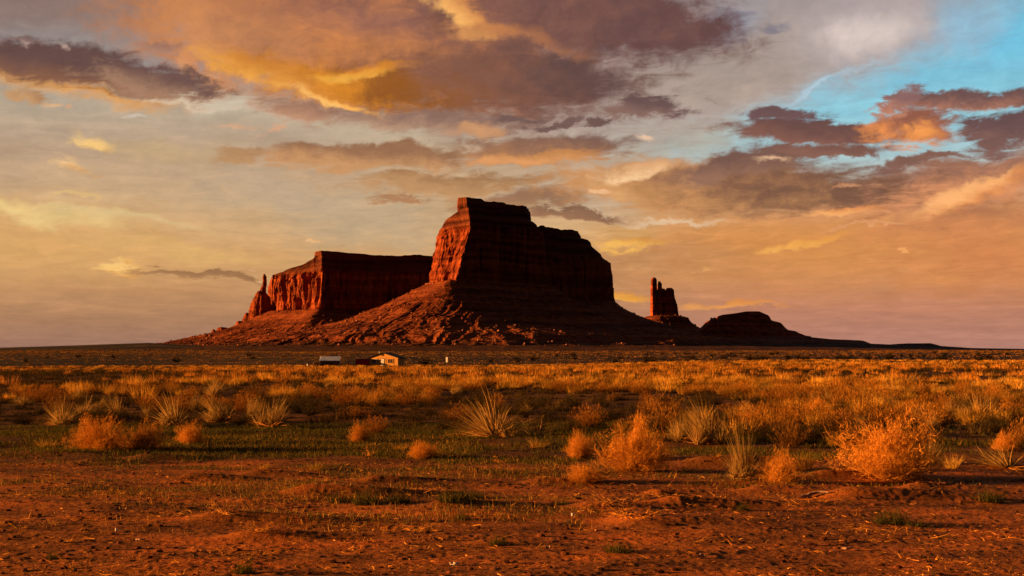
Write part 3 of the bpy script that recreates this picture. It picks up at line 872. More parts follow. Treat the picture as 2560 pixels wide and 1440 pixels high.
def blades(base, dirs, length, width, bend, segs, tone, up=None, kink=0.0, taper=1.0, r=None):
    """ribbon blades: base (n,3), unit dirs (n,3), length/width/bend (n), returns V, F, tone"""
    r = r or rng
    n = len(base)
    length = np.broadcast_to(length, n); width = np.broadcast_to(width, n); bend = np.broadcast_to(bend, n)
    side = np.cross(dirs, r.normal(size=(n, 3)))
    side /= np.linalg.norm(side, axis=1, keepdims=True) + 1e-9
    t = np.linspace(0, 1, segs + 1)
    drop = r.normal(size=(n, 3)) * 0.35
    drop[:, 2] -= 1.0
    P = base[:, None] + dirs[:, None] * (t[None, :, None] * length[:, None, None]) + drop[:, None] * (bend * length)[:, None, None] * (t ** 2)[None, :, None]
    if kink:
        k = r.normal(size=(n, segs + 1, 3)) * (kink * length)[:, None, None]
        k[:, 0] = 0
        P = P + np.cumsum(k, 1)
    wd = (1 - 0.95 * t ** taper)[None, :, None] * (width / 2)[:, None, None] * side[:, None]
    V = np.stack([P - wd, P + wd], 2)                       # n, segs+1, 2, 3
    idx = np.arange(n * (segs + 1) * 2).reshape(n, segs + 1, 2)
    F = np.stack([idx[:, :-1, 0], idx[:, :-1, 1], idx[:, 1:, 1], idx[:, 1:, 0]], -1).reshape(-1, 4)
    T = np.repeat(np.broadcast_to(tone, n), (segs + 1) * 2)
    return V.reshape(-1, 3), F, T, P

def join(parts):
    V, F, T, o = [], [], [], 0
    for p in parts:
        V.append(p[0]); F.append(p[1] + o); T.append(p[2]); o += len(p[0])
    return np.concatenate(V), np.concatenate(F), np.concatenate(T)

def cone_dirs(n, lo, hi, r):
    """directions from lo to hi radians off the vertical"""
    ph = r.uniform(0, 2 * math.pi, n)
    th = lo + (hi - lo) * r.random(n)
    return np.stack([np.sin(th) * np.cos(ph), np.sin(th) * np.sin(ph), np.cos(th)], 1), ph, th

# every plant below is built one metre tall or wide and scaled where it stands
def yucca_data(seed, n=230, spread=1.25, lean=0.0):
    r = np.random.default_rng(seed)
    parts = []
    for c in range(r.integers(2, 5)):
        k = int(n * r.uniform(.3, .6)) if c else n
        cx_, cy_ = r.normal(size=2) * (0.20 if c else 0)
        d, ph, th = cone_dirs(k, 0.02, spread, r)
        d = d + np.array([r.normal() * .28, r.normal() * .28, 0])
        d /= np.linalg.norm(d, axis=1, keepdims=True)
        az_w = 1 + .25 * np.sin(ph + r.uniform(0, 6)) + .15 * np.sin(2 * ph + r.uniform(0, 6))
        ln = r.uniform(0.5, 1.05, k) * (1 - 0.3 * th / spread) * (r.uniform(.45, .85) if c else 1) * az_w
        b = np.stack([cx_ + 0.04 * np.cos(ph), cy_ + 0.04 * np.sin(ph), np.full(k, 0.0)], 1)
        parts.append(blades(b, d, ln, r.uniform(.009, .018, k), r.uniform(-.02, .22, k), 4, np.clip(r.normal(.62, .3, k), 0, 1), kink=.012, taper=1.6, r=r))
    return join(parts)

def dead_leaves_data(seed, n=46):
    r = np.random.default_rng(seed)
    d, ph, th = cone_dirs(n, 1.2, 1.62, r)
    b = np.stack([0.05 * np.cos(ph), 0.05 * np.sin(ph), np.full(n, 0.04)], 1)
    return join([blades(b, d, r.uniform(.35, .8, n), r.uniform(.012, .02, n), 0.06, 4, np.clip(r.normal(.5, .3, n), 0, 1), kink=0.03, r=r)])

def tumble_data(seed, n=520, flat=1.0):
    """rounded ball of wiry twigs: curved main stems with side twigs"""
    r = np.random.default_rng(seed)
    d, ph, th = cone_dirs(n, 0.0, 1.5, r)
    dome = 0.40 + 0.34 * np.cos(th) * flat + r.uniform(-.08, .12, n)
    b = np.stack([.05 * np.cos(ph), .05 * np.sin(ph), np.full(n, .0)], 1)
    m = blades(b, d, dome * 1.08, r.uniform(.007, .014, n), -r.uniform(0, .22, n), 5, np.clip(r.normal(.22, .15, n), 0, 1), kink=0.05, r=r)
    P = m[3]
    parts = [m]
    for lv, (cnt, ll, ww) in enumerate([(6, .17, .0075), (5, .10, .0065)]):
        kk = len(P)
        pick = r.integers(0, kk, kk * cnt if lv == 0 else kk * 3)
        pos = r.integers(2, P.shape[1], len(pick))
        base = P[pick, pos]
        dr = P[pick, pos] - P[pick, pos - 1]
        dr = dr / (np.linalg.norm(dr, axis=1, keepdims=True) + 1e-9) + r.normal(size=base.shape) * .65 + np.array([0, 0, .35])
        dr /= np.linalg.norm(dr, axis=1, keepdims=True)
        s = blades(base, dr, ll * r.uniform(.5, 1.2, len(pick)), ww, -r.uniform(0, .3, len(pick)), 3, np.clip(r.normal(.6, .25, len(pick)), 0, 1), kink=0.09, r=r)
        parts.append(s)
        P = s[3]
    V, F, T = join(parts)
    an = np.arctan2(V[:, 1], V[:, 0])
    rr = np.hypot(V[:, 0], V[:, 1])
    wob = 1 + .16 * np.sin(2 * an + seed) + .12 * np.sin(3 * an + 2.1 * seed) + .10 * np.sin(5 * V[:, 2] * 3 + an * 2 + seed)
    V[:, 0] *= wob; V[:, 1] *= wob
    V[:, 2] *= 1 + .22 * np.sin(V[:, 0] * 5 + seed) * np.cos(V[:, 1] * 4 + seed * 1.7) + .12 * np.sin(V[:, 0] * 13 + seed)
    V[:, 0] += .12 * V[:, 2] * math.sin(seed * 1.3)
    V[:, 2] = np.maximum(V[:, 2], 0.0 + 0.02 * r.random(len(V)))
    return V, F, T

def tuft_data(seed, n=170, spread=0.75, w=.012, lmin=.55):
    r = np.random.default_rng(seed)
    d, ph, th = cone_dirs(n, 0.0, spread, r)
    rad_ = 0.22 * np.sqrt(r.random(n))
    b = np.stack([rad_ * np.cos(ph), rad_ * np.sin(ph), np.zeros(n)], 1)
    return join([blades(b, d, r.uniform(lmin, 1.05, n), r.uniform(w * .6, w * 1.3, n), r.uniform(0, .25, n), 3, np.clip(r.normal(.6, .25, n), 0, 1), taper=1.4, r=r)])

def shrub_data(seed, n=150, w=.016):
    """rounded brush: upright twigs inside a dome, many short side leaves"""
    r = np.random.default_rng(seed)
    d, ph, th = cone_dirs(n, 0.0, 1.15, r)
    b = np.stack([.10 * np.cos(ph), .10 * np.sin(ph), np.zeros(n)], 1)
    ln = (0.62 + .3 * np.cos(th)) * r.uniform(.8, 1.1, n)
    m = blades(b, d, ln, w * .6, -0.12, 4, np.clip(r.normal(.4, .2, n), 0, 1), kink=.03, r=r)
    P = m[3]
    k = n * 9
    pick = r.integers(0, n, k); pos = r.integers(1, 5, k)
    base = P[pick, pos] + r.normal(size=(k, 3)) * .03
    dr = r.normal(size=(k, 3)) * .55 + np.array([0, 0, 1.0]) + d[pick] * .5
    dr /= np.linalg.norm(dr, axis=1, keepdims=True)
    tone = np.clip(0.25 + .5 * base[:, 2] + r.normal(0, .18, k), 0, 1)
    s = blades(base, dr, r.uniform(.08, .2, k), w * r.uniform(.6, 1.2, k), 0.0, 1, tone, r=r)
    V, F, T = join([m, s])
    V[:, 2] = np.maximum(V[:, 2], 0)
    return V, F, T

def weed_data(seed, n=260):
    r = np.random.default_rng(seed)
    d, ph, th = cone_dirs(n, 0.0, 1.35, r)
    rad_ = 0.34 * np.sqrt(r.random(n))
    p2 = r.uniform(0, 6.28, n)
    b = np.stack([rad_ * np.cos(p2), rad_ * np.sin(p2), np.zeros(n)], 1)
    m = blades(b, d, r.uniform(.2, .75, n) * (1 - rad_), r.uniform(.012, .028, n), 0.1, 3, np.clip(r.normal(.45, .25, n), 0, 1), kink=.06, r=r)
    return join([m])

def branch_data(seed, n=14, flat=0.25, w=.02):
    """fallen dry branch: a few crooked limbs with forks, lying on the sand"""
    r = np.random.default_rng(seed)
    ph = r.normal(0, .55, n) + (r.random(n) > .5) * math.pi
    d = np.stack([np.cos(ph), np.sin(ph), np.abs(r.normal(0, flat, n))], 1)
    d /= np.linalg.norm(d, axis=1, keepdims=True)
    b = np.stack([r.normal(0, .08, n), r.normal(0, .05, n), np.full(n, .02)], 1)
    m = blades(b, d, r.uniform(.25, .6, n), r.uniform(w * .5, w, n), r.uniform(0, .2, n), 6, np.clip(r.normal(.7, .2, n), 0, 1), kink=.07, r=r)
    P = m[3]
    k = n * 4
    pick = r.integers(0, n, k); pos = r.integers(2, 7, k)
    dr = r.normal(size=(k, 3)) * [.8, .8, .45] + d[pick]
    dr /= np.linalg.norm(dr, axis=1, keepdims=True)
    s = blades(P[pick, pos], dr, r.uniform(.06, .2, k), w * .4, 0, 3, np.clip(r.normal(.7, .2, k), 0, 1), kink=.08, r=r)
    V, F, T = join([m, s])
    V[:, 2] = np.abs(V[:, 2]) + .005
    return V, F, T

def mesh_only(name, data, mat):
    o = mesh_np(name, data[0], data[1], mat, attr=data[2])
    me = o.data
    bpy.data.objects.remove(o)
    return me

YUC = [mesh_only('yucca', yucca_data(100 + i, 150 + 12 * i, .95 + .14 * (i % 4)), M_yucca) for i in range(11)]
DEADL = [mesh_only('dead_leaves', dead_leaves_data(130 + i), M_tumble) for i in range(3)]
TUM = [mesh_only('tumbleweed', tumble_data(150 + i), M_tumble) for i in range(7)]
TUF = [mesh_only('grass_tuft', tuft_data(200 + i, spread=.55 + .12 * (i % 4)), M_tuft) for i in range(6)]
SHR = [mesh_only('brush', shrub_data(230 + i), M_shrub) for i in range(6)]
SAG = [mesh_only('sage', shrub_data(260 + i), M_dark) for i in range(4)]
WEED = [mesh_only('weed', weed_data(290 + i), M_green) for i in range(5)]
BRA = [mesh_only('dry_branch', branch_data(310 + i), M_tumble) for i in range(5)]

def obj(name, me, loc, rz=0.0, sc=(1, 1, 1), parent=None):
    o = bpy.data.objects.new(name, me)
    COL.objects.link(o)
    o.location = loc
    o.rotation_euler = (0, 0, rz)
    o.scale = sc
    if parent:
        o.parent = parent
    return o

def on_ground(px, py):
    """point of the ground seen at a pixel (walks along the ray)"""
    d = px_dir(px, py)
    t = 5.0
    while t < 4000:
        x, y, z = d.x * t, d.y * t, CAMZ + d.z * t
        if z <= float(ground_z(x, y)):
            return x, y, float(ground_z(x, y)), t
        t *= 1.004
    return d.x * t, d.y * t, 0.0, t

def m_per_px(t):
    return t / FPX

random.seed(3)
EXT = {}
def put(name, meshes, px, py, hpx, wpx, label, cat, group=None, child=None, hn=1.0, wn=1.6, i=None):
    """hn, wn: height and width of the mesh in its own units"""
    x, y, z, t = on_ground(px, py)
    me = meshes[(int(px * 7 + py) if i is None else i) % len(meshes)]
    if me.name not in EXT:
        co = np.empty(len(me.vertices) * 3, np.float32)
        me.vertices.foreach_get('co', co)
        co = co.reshape(-1, 3)
        EXT[me.name] = (np.percentile(co[:, 2], 98.5), np.percentile(np.abs(co[:, 0]), 97) * 2)
    hn, wn = EXT[me.name]
    sh, sw = hpx * m_per_px(t) / hn, wpx * m_per_px(t) / wn
    o = obj(name, me, (x, y, z - 0.01), random.uniform(0, 6.28), (sw, sw, sh))
    tag(o, label, cat, group)
    if child:
        cm = child[1][int(px) % len(child[1])]
        obj(child[0], cm, (0, 0, 0), 1.0, (1, 1, min(1.0, sw / sh)), o)
    return o

DL = ('dead_leaves', DEADL)
YG = 'spiky yuccas standing in the scrub'
for px, py, h, w_, lab in [
    (155, 1062, 58, 96, 'spiky yucca at the left end of the row behind the tumbleweeds'),
    (207, 1043, 42, 55, 'small yucca just right of the row’s leftmost yucca'),
    (295, 1047, 52, 80, 'upright yucca behind the left tumbleweed'),
    (374, 1048, 36, 42, 'narrow low yucca behind the second tumbleweed'),
    (438, 1066, 78, 96, 'dense tallest yucca in the left row'),
    (556, 1056, 64, 98, 'loose spreading yucca in the middle of the left row'),
    (622, 1050, 60, 60, 'orange tipped yucca between two spreading yuccas on the left'),
    (679, 1070, 68, 92, 'silvery spiky yucca at the right end of the left row'),
    (1237, 1093, 92, 170, 'wide many bladed yucca alone in front of the tallest butte'),
    (1773, 1112, 100, 120, 'big fan shaped yucca behind the large round tumbleweed'),
    (1705, 1104, 62, 66, 'short yucca leaning against the big fan shaped yucca'),
    (1863, 1200, 122, 92, 'tall ragged yucca nearest the sand, long blade sticking up'),
    (1888, 1051, 48, 66, 'thin dark yucca right of the big fan shaped one'),
    (2301, 1058, 50, 66, 'sparse yucca with long splayed blades behind the largest tumbleweed'),
    (2333, 1073, 38, 50, 'low yucca tucked behind the top of the largest tumbleweed'),
    (2373, 1047, 44, 60, 'yucca left of the bright bushy yucca at the right'),
    (2448, 1044, 60, 92, 'bright bushy orange yucca near the right edge'),
    (2143, 1073, 42, 56, 'small yucca left of the largest tumbleweed'),
    (2517, 1170, 54, 120, 'ragged low yucca around the white scrap of trash'),
    (2326, 1159, 64, 54, 'upright dry yucca just right of the largest tumbleweed'),
]:
    put('yucca', YUC, px, py, h, w_, lab, 'yucca', YG, DL if h > 45 else None, 1.0, 1.65)
far_y = [(243, 1033, 34, 44), (190, 1001, 28, 40), (489, 1030, 36, 50), (657, 1036, 38, 46), (373, 990, 26, 46), (535, 990, 42, 60), (1322, 1032, 24, 40), (1135, 987, 24, 40),
         (985, 983, 24, 34), (1024, 980, 22, 44), (1906, 990, 32, 60), (1845, 980, 28, 50), (2028, 1007, 26, 34), (2068, 1007, 30, 34), (2215, 986, 26, 50), (2244, 987, 24, 44), (2247, 1022, 28, 46),
         (2204, 1018, 28, 44), (2280, 958, 24, 34), (60, 1012, 26, 60), (1405, 962, 18, 30), (1500, 975, 20, 34), (820, 968, 16, 28), (1650, 955, 16, 30), (2420, 985, 26, 50), (1985, 960, 18, 36), (2500, 960, 20, 44), (760, 1000, 22, 34)]
for px, py, h, w_ in far_y:
    put('yucca', YUC, px, py, h, w_, 'small far yucca, one of many scattered in the scrub plain beyond the front rows', 'yucca', 'far small yuccas in the scrub plain', None, 1.0, 1.65)

TG = 'wiry orange tumbleweeds along the sand edge'
for px, py, h, w_, lab in [
    (244, 1124, 74, 112, 'left tumbleweed, biggest of the three on the left'),
    (352, 1126, 62, 92, 'rounded tumbleweed second from the left, beside a pale stick'),
    (476, 1112, 50, 56, 'small pale tumbleweed alone in the green grass at left'),
    (900, 1106, 46, 46, 'thin orange tumbleweed at the green grass, left of the wide yucca'),
    (1450, 1146, 62, 60, 'small bright tumbleweed just left of the large round one'),
    (1590, 1178, 122, 158, 'large round orange tumbleweed right of centre'),
    (2225, 1196, 138, 178, 'largest tumbleweed, tangled and sprawling at the right'),
    (1950, 1205, 72, 116, 'dark tangled tumbleweed at the foot of the ragged yucca'),
    (2046, 1040, 40, 66, 'bright dry tumbleweed far back between the right yuccas'),
    (2517, 1127, 42, 66, 'russet tumbleweed at the right edge behind the trash'),
    (1056, 1146, 40, 66, 'low flattened tumbleweed in the green grass near the centre'),
]:
    put('tumbleweed', TUM, px, py, h, w_, lab, 'tumbleweed', TG, None, 0.86, 1.15)
put('dead_brush', TUM, 1467, 1203, 42, 86, 'low tangled heap of dead brush on the sand in front of the large round tumbleweed', 'dead brush', None, None, 0.86, 1.15)
for px, py, h, w_, lab in [
    (1978, 1120, 68, 84, 'dense rust coloured domed bush behind the ragged yucca'),
    (1520, 1146, 34, 60, 'thin russet bush between the two orange tumbleweeds'),
    (2550, 1110, 60, 60, 'russet bush cut by the right edge'),
    (1130, 1052, 30, 60, 'reddish bush left of the wide yucca'),
    (940, 1085, 44, 60, 'brown feathery bush behind the thin orange tumbleweed'),
    (890, 1046, 30, 80, 'long low brown bush in the middle left scrub'),
    (1640, 1150, 46, 74, 'shaded bush against the right side of the large round tumbleweed'),
    (2130, 1110, 40, 80, 'dark olive bush left of the largest tumbleweed'),
]:
    put('desert_bush', SHR, px, py, h, w_, lab, 'bush', None, None, 0.95, 1.25)
for px, py, h, w_, lab in [
    (2012, 1174, 48, 60, 'upright dry grass spikes between the ragged yucca and the largest tumbleweed'),
    (1720, 1180, 22, 60, 'low dry grass clump on the sand left of the ragged yucca'),
    (2380, 1172, 40, 56, 'dry grass clump right of the upright dry yucca at the right'),
    (2090, 1118, 40, 60, 'straw coloured grass clump behind the sand, left of the largest tumbleweed'),
    (1345, 1120, 26, 60, 'faint grass clump at the right end of the green grass'),
    (1106, 1146, 26, 90, 'yellowish grass clump beside the flattened tumbleweed'),
    (1000, 1128, 22, 50, 'small yellow grass clump left of the flattened tumbleweed'),
    (790, 1176, 24, 60, 'small sunlit dry grass clump on the sand at left centre'),
    (660, 1172, 18, 44, 'tiny dry grass clump on the sand, nearer the left'),
    (120, 1118, 22, 70, 'dry grass clump at the left end of the green grass'),
    (1610, 1100, 34, 66, 'rough straw clump above the large round tumbleweed'),
]:
    put('grass_clump', TUF, px, py, h, w_, lab, 'grass clump')
WG = 'low green weeds on the sand'
for px, py, h, w_, lab in [
    (845, 1257, 30, 64, 'leftmost green weed of the row on the bare sand'),
    (915, 1262, 44, 84, 'bushiest dark green weed of the row on the bare sand'),
    (1000, 1257, 34, 66, 'third green weed of the row on the bare sand'),
    (1137, 1253, 46, 104, 'wide yellowish weed with pale dry stalks on the sand'),
    (1190, 1248, 26, 60, 'dark low weed touching the wide yellowish one'),
    (612, 1434, 46, 54, 'dark green weed at the bottom edge'),
    (1245, 1362, 30, 54, 'thin sprawling weed on the sand below the centre'),
    (1155, 1299, 22, 44, 'small dark weed above the sprawling mat'),
    (132, 1399, 26, 34, 'tiny dark weed at the bottom left'),
    (1545, 1382, 32, 84, 'flat round weed on the sand right of centre'),
    (2225, 1308, 42, 96, 'dark green weed on the sand at the right'),
    (2288, 1315, 20, 66, 'flat dark weed right beside the larger green one'),
    (2475, 1254, 32, 74, 'green weed near the right edge'),
    (1857, 1277, 26, 34, 'small upright dark weed beside the pale litter'),
    (1405, 1262, 22, 44, 'faint low weed left of the dead mat'),
]:
    put('green_weed', WEED, px, py, h, w_, lab, 'weed', WG, None, 0.6, 1.1)
for px, py, h, w_, lab in [
    (1570, 1297, 34, 210, 'long mat of dead dark twigs on the sand right of centre'),
    (645, 1330, 26, 110, 'dark mat of dead twigs on the sand, left of centre'),
    (1030, 1325, 24, 210, 'long straggling mat of dry twigs across the sand below centre'),
    (560, 1290, 24, 130, 'orange dry vine lying on the sand at left'),
    (2010, 1262, 22, 200, 'pale litter of dry sticks on the sand at right'),
    (2110, 1180, 22, 90, 'bare forked stick lying on the sand left of the largest tumbleweed'),
    (1794, 1146, 26, 50, 'small bright forked twig on the sand under the big fan yucca'),
    (1256, 1158, 22, 66, 'pale bent stick in the green grass below the wide yucca'),
    (925, 1142, 28, 34, 'pale curled twig in the green grass left of centre'),
    (395, 1122, 26, 60, 'pale stick leaning from the second tumbleweed'),
    (170, 1355, 22, 60, 'pale splintered twig on the sand at the lower left'),
    (2210, 1330, 22, 220, 'scattered dry sticks on the lower right sand'),
    (1540, 1262, 30, 160, 'orange dry stalks on the lit sand mound'),
]:
    put('dry_branch', BRA, px, py, h, w_, lab, 'dry branch', None, None, 0.42, 1.1)

# ---- scrub plain: the nearest tufts and brush one by one, the far ones as one mass each
def field(n, d0, d1, r, dens_seed, amax=0.46, pw=1.0):
    """positions spread evenly over the ground in a wedge ahead of the camera"""
    u = r.random(n)
    d = np.sqrt(d0 ** 2 + u ** pw * (d1 ** 2 - d0 ** 2))
    a = r.uniform(-amax, amax, n)
    return d * np.sin(a), d * np.cos(a)

def patch(x, y):
    d = np.hypot(x, y)
    k = sstep(60, 220, d)
    k2 = sstep(300, 700, d)
    near = fbm(x / 5.0, y / 6.5, 12.5, 3) + 0.5 * fbm(x / 40, y / 40, 2.5, 2)
    mid = fbm(x / 16, y / 24.0, 12.5, 3) + 0.6 * fbm(x / 60, y / 60, 2.5, 2)
    far = fbm(x / 60, y / 120.0, 12.5, 4) + 0.6 * fbm(x / 260, y / 300, 2.5, 2)
    left = -.22 * (1 - sstep(-.25, .02, x / np.maximum(y, 1))) * sstep(40, 70, d) * (1 - sstep(200, 300, d))
    return near * (1 - k) + (mid * (1 - k2) + far * k2) * k + left

rf = np.random.default_rng(77)
def near_field(n, d0, d1, meshes, name, hlo, hhi, wn, label, cat, group, want, edge=0.0):
    x, y = field(n * 9, d0, d1, rf, 0)
    p = patch(x, y)
    ok = (p * want > 0.0 + edge)
    # keep the green grass strip and the sand clear
    u = x / y * FPX + 1280
    lim = np.interp(u, [0, 700, 1400, 1750, 2000, 2560], [30.5, 30.0, 27.0, 25.5, 24.0, 23.5])
    ok &= y > lim + rf.normal(0, .6, len(y))
    x, y = x[ok][:n], y[ok][:n]
    z = ground_z(x, y)
    for i in range(len(x)):
        h = rf.uniform(hlo, hhi)
        w_ = h * rf.uniform(.9, 1.6)
        o = obj(name, meshes[rf.integers(len(meshes))], (x[i], y[i], z[i] - .02), rf.uniform(0, 6.28), (w_, w_, h))
        tag(o, label, cat, group)
near_field(295, 24, 56, TUF, 'grass_tuft', .22, .50, 1, 'dry straw coloured grass tuft, one of hundreds in the near scrub', 'grass tuft', 'dry grass tufts in the near scrub', 1, -.15)
near_field(285, 24, 56, SHR, 'russet_bush', .24, .50, 1, 'rounded russet bush, one of hundreds covering the near scrub', 'bush', 'russet bushes in the near scrub', 1, -.3)
near_field(290, 24, 46, SAG, 'sage_bush', .18, .36, 1, 'low dark sage bush filling a gap in the near scrub', 'bush', 'dark sage bushes in the near scrub', -1, -.2)

def mass(name, pos, hts, wid, mat, per, seed, spread=.8, w_m=.02, segs=2, tone=None, label=None, cat=None, dome=0.0):
    """one mesh of many clumps"""
    r = np.random.default_rng(seed)
    x, y = pos
    n = len(x)
    z = ground_z(x, y)
    idx = np.repeat(np.arange(n), per)
    k = len(idx)
    ph = r.uniform(0, 6.2832, k); rr = np.sqrt(r.random(k))
    bx = x[idx] + wid[idx] * .45 * rr * np.cos(ph); by = y[idx] + wid[idx] * .45 * rr * np.sin(ph)
    th = r.uniform(0, spread, k)
    d = np.stack([np.sin(th) * np.cos(ph), np.sin(th) * np.sin(ph), np.cos(th)], 1)
    ln = hts[idx] * r.uniform(.6, 1.08, k) * (1 - dome * rr ** 2)
    t_ = (tone[idx] if tone is not None else .6) + r.normal(0, .14, k)
    V, F, T = join([blades(np.stack([bx, by, z[idx] - .02], 1), d, ln, np.broadcast_to(w_m, n)[idx] if np.ndim(w_m) else w_m, r.uniform(0, .25, k), segs, np.clip(t_, 0, 1), taper=1.3, r=r)])
    o = mesh_np(name, V, F, mat, attr=T)
    return tag(o, label, cat, kind='stuff')

def scatter(n, d0, d1, want, thr, seed):
    r = np.random.default_rng(seed)
    x, y = field(n, d0, d1, r, 0)
    p = patch(x, y)
    u = x / y * FPX + 1280
    lim = np.interp(u, [0, 700, 1400, 1750, 2000, 2560], [31, 30.5, 27.5, 26, 24.5, 24])
    ok = (p * want > thr + r.normal(0, .12, n)) & (y > lim)
    x, y = x[ok], y[ok]
    return x, y, r

def add_mass(nm, mat, n, d0, d1, want, thr, seed, hl, hh, per, wlo, label, cat, spread=.8, dome=.3, tmean=.6, wscale=1.3):
    x, y, r = scatter(n, d0, d1, want, thr, seed)
    d = np.hypot(x, y)
    h = r.uniform(hl, hh, len(x))
    tone = np.clip(r.normal(tmean, .38, len(x)), 0, 1)
    h = h * (.75 + .6 * tone)
    mass(nm, (x, y), h, h * wscale, mat, per, seed + 1, spread, np.maximum(wlo, d * 0.00028), 2, tone, label, cat, dome)

add_mass('brush', M_shrub, 1700, 25, 72, 1, .0, 501, .18, .48, 150, .013, 'mass of russet brush covering the scrub plain', 'brush', dome=.7, tmean=.5, wscale=1.6, spread=.6)
add_mass('brush', M_dark, 3300, 25, 75, -1, -.5, 503, .10, .26, 70, .013, 'mass of dark sage between the brighter brush', 'brush', dome=.5, tmean=.5, wscale=1.8)
add_mass('grass', M_tuft, 1500, 27, 75, 1, -.05, 505, .18, .52, 130, .010, 'mass of straw coloured dry grass in the scrub plain', 'grass', tmean=.5, wscale=1.2)
add_mass('brush', M_shrub, 4200, 70, 165, 1, -.15, 511, .18, .56, 80, .02, 'mass of russet brush covering the middle of the plain', 'brush', dome=.75, tmean=.5, wscale=1.7, spread=.6)
add_mass('brush', M_dark, 9500, 70, 190, -1, -.7, 513, .14, .42, 30, .025, 'mass of dark sage in the middle of the plain', 'brush', dome=.5, wscale=2.0)
add_mass('grass', M_tuft, 1500, 66, 180, 1, .12, 515, .22, .56, 80, .02, 'mass of bright dry grass in the middle of the plain', 'grass', tmean=.5, wscale=1.6, dome=.6, spread=.6)
add_mass('grass', M_tuft, 3600, 150, 460, 1, -.15, 521, .2, .6, 40, .045, 'mass of bright dry grass on the far edge of the lit plain', 'grass', tmean=.6, wscale=2.6, dome=.6, spread=.6)
add_mass('brush', M_shrub, 5200, 150, 460, 1, -.35, 525, .2, .6, 34, .045, 'mass of russet brush on the far edge of the lit plain', 'brush', tmean=.6, wscale=2.6, dome=.6, spread=.6)
add_mass('brush', M_dark, 13000, 140, 480, -1, -.75, 523, .16, .52, 14, .06, 'mass of dark brush on the far edge of the lit plain', 'brush', tmean=.5, wscale=3.0, dome=.5)
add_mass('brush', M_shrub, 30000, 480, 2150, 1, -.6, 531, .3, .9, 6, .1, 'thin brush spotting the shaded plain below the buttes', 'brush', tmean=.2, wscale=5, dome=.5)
add_mass('grass', M_tuft, 10000, 480, 2050, 1, -.1, 533, .3, .7, 6, .1, 'pale dry grass spotting the shaded plain below the buttes', 'grass', tmean=.4, wscale=5, dome=.5)

# junipers far off on the right
M_jun = plant_material('juniper', [(0.0, (0.006, 0.006, 0.004)), (0.5, (0.014, 0.012, 0.006)), (1.0, (0.03, 0.022, 0.01))], 0.1)
JUN = [mesh_only('juniper', shrub_data(600 + i, 60, .05), M_jun) for i in range(3)]
rj = np.random.default_rng(5)
for i in range(105):
    px = 1290 + 1270 * rj.random() ** .8 if i < 92 else rj.uniform(20, 1250)
    py = rj.normal(888, 4.5) if i % 3 else rj.uniform(878, 898)
    if 900 < px < 1010: continue
    t = rj.uniform(650, 1300) if i % 3 else rj.uniform(480, 800)
    d = px_dir(px, 868)
    x, y = d.x * t, d.y * t
    s = rj.uniform(1.2, 2.6)
    w_ = s * rj.uniform(1.0, 1.9)
    o = obj('juniper', JUN[i % 3], (x, y, float(ground_z(x, y)) - .1), rj.uniform(0, 6.28), (w_, w_, s))
    tag(o, 'dark juniper bush, one of the small dots on the far plain', 'juniper', 'dark junipers dotting the far plain')

# ---- strip of short green grass before the scrub, thin grass reaching onto the sand
def short_grass(name, n, seed, mat, y_lo, y_hi, hl, hh, thr, label, wid=.009, tm=.5):
    r = np.random.default_rng(seed)
    m = n * 3
    x = r.uniform(-13, 13, m); y = r.uniform(y_lo, y_hi, m)
    p = fbm(x / 1.6, y / 1.1, 4.4, 4, .6) + .4 * fbm(x / 6, y / 5, 9.4, 2)
    u = x / y * FPX + 1280
    side = np.interp(u, [-200, 60, 250, 1500, 1750, 2700], [.0, .0, .15, .15, -.05, -.25])
    band = np.interp(y, [y_lo, y_lo + 4.5, y_hi - 1, y_hi], [-.5, 0, 0, -.2])
    ok = (p + side + band > thr + r.normal(0, .08, m)) & (np.abs(x) < y * .42)
    x, y = x[ok][:n], y[ok][:n]
    k = len(x)
    z = ground_z(x, y)
    d, ph, th = cone_dirs(k, 0, .9, r)
    V, F, T = join([blades(np.stack([x, y, z - .005], 1), d, r.uniform(hl, hh, k), wid, r.uniform(0, .4, k), 2, np.clip(r.normal(tm, .25, k), 0, 1), r=r)])
    tag(mesh_np(name, V, F, mat, attr=T), label, 'grass', kind='stuff')
short_grass('grass', 80000, 71, M_green, 18.2, 31.5, .03, .12, -.08, 'strip of short dark green grass between the sand and the scrub', .012, .45)
short_grass('grass', 32000, 73, M_green, 13.5, 24, .02, .09, .0, 'thin green grass seedlings on the edge of the sand', .008, .6)
short_grass('grass', 17000, 75, M_tuft, 12.2, 27, .03, .12, .10, 'thin dry grass stubble on the edge of the sand', .006, .6)

# ---- litter of dry twigs and clods on the sand
r = np.random.default_rng(91)
def litter(name, n, y0, y1, l0, l1, w_, mat, label, cat, thr, tm, lift=.25, seed=1):
    r = np.random.default_rng(seed)
    m = n * 4
    y = y0 + (y1 - y0) * r.random(m) ** 1.2
    x = r.uniform(-.42, .42, m) * y
    p = fbm(x / 1.1, y / .6, 6.6, 4, .6)
    ok = p > thr + r.normal(0, .1, m)
    x, y = x[ok][:n], y[ok][:n]
    k = len(x)
    ph = r.uniform(0, 6.28, k)
    d = np.stack([np.cos(ph), np.sin(ph) * .8, np.abs(r.normal(0, lift, k))], 1)
    d /= np.linalg.norm(d, axis=1, keepdims=True)
    ln = r.uniform(l0, l1, k) * r.random(k) ** .5
    V, F, T, P_ = blades(np.stack([x, y, ground_z(x, y) + .014], 1), d, ln, w_ * r.uniform(.5, 1.4, k), r.uniform(-.1, .35, k), 4, np.clip(r.normal(tm, .3, k), 0, 1), kink=.07, r=r)
    g_ = ground_z(V[:, 0], V[:, 1]) + .006
    V[:, 2] = np.maximum(V[:, 2], g_)
    tag(mesh_np(name, V, F, mat, attr=T), label, cat, kind='stuff')
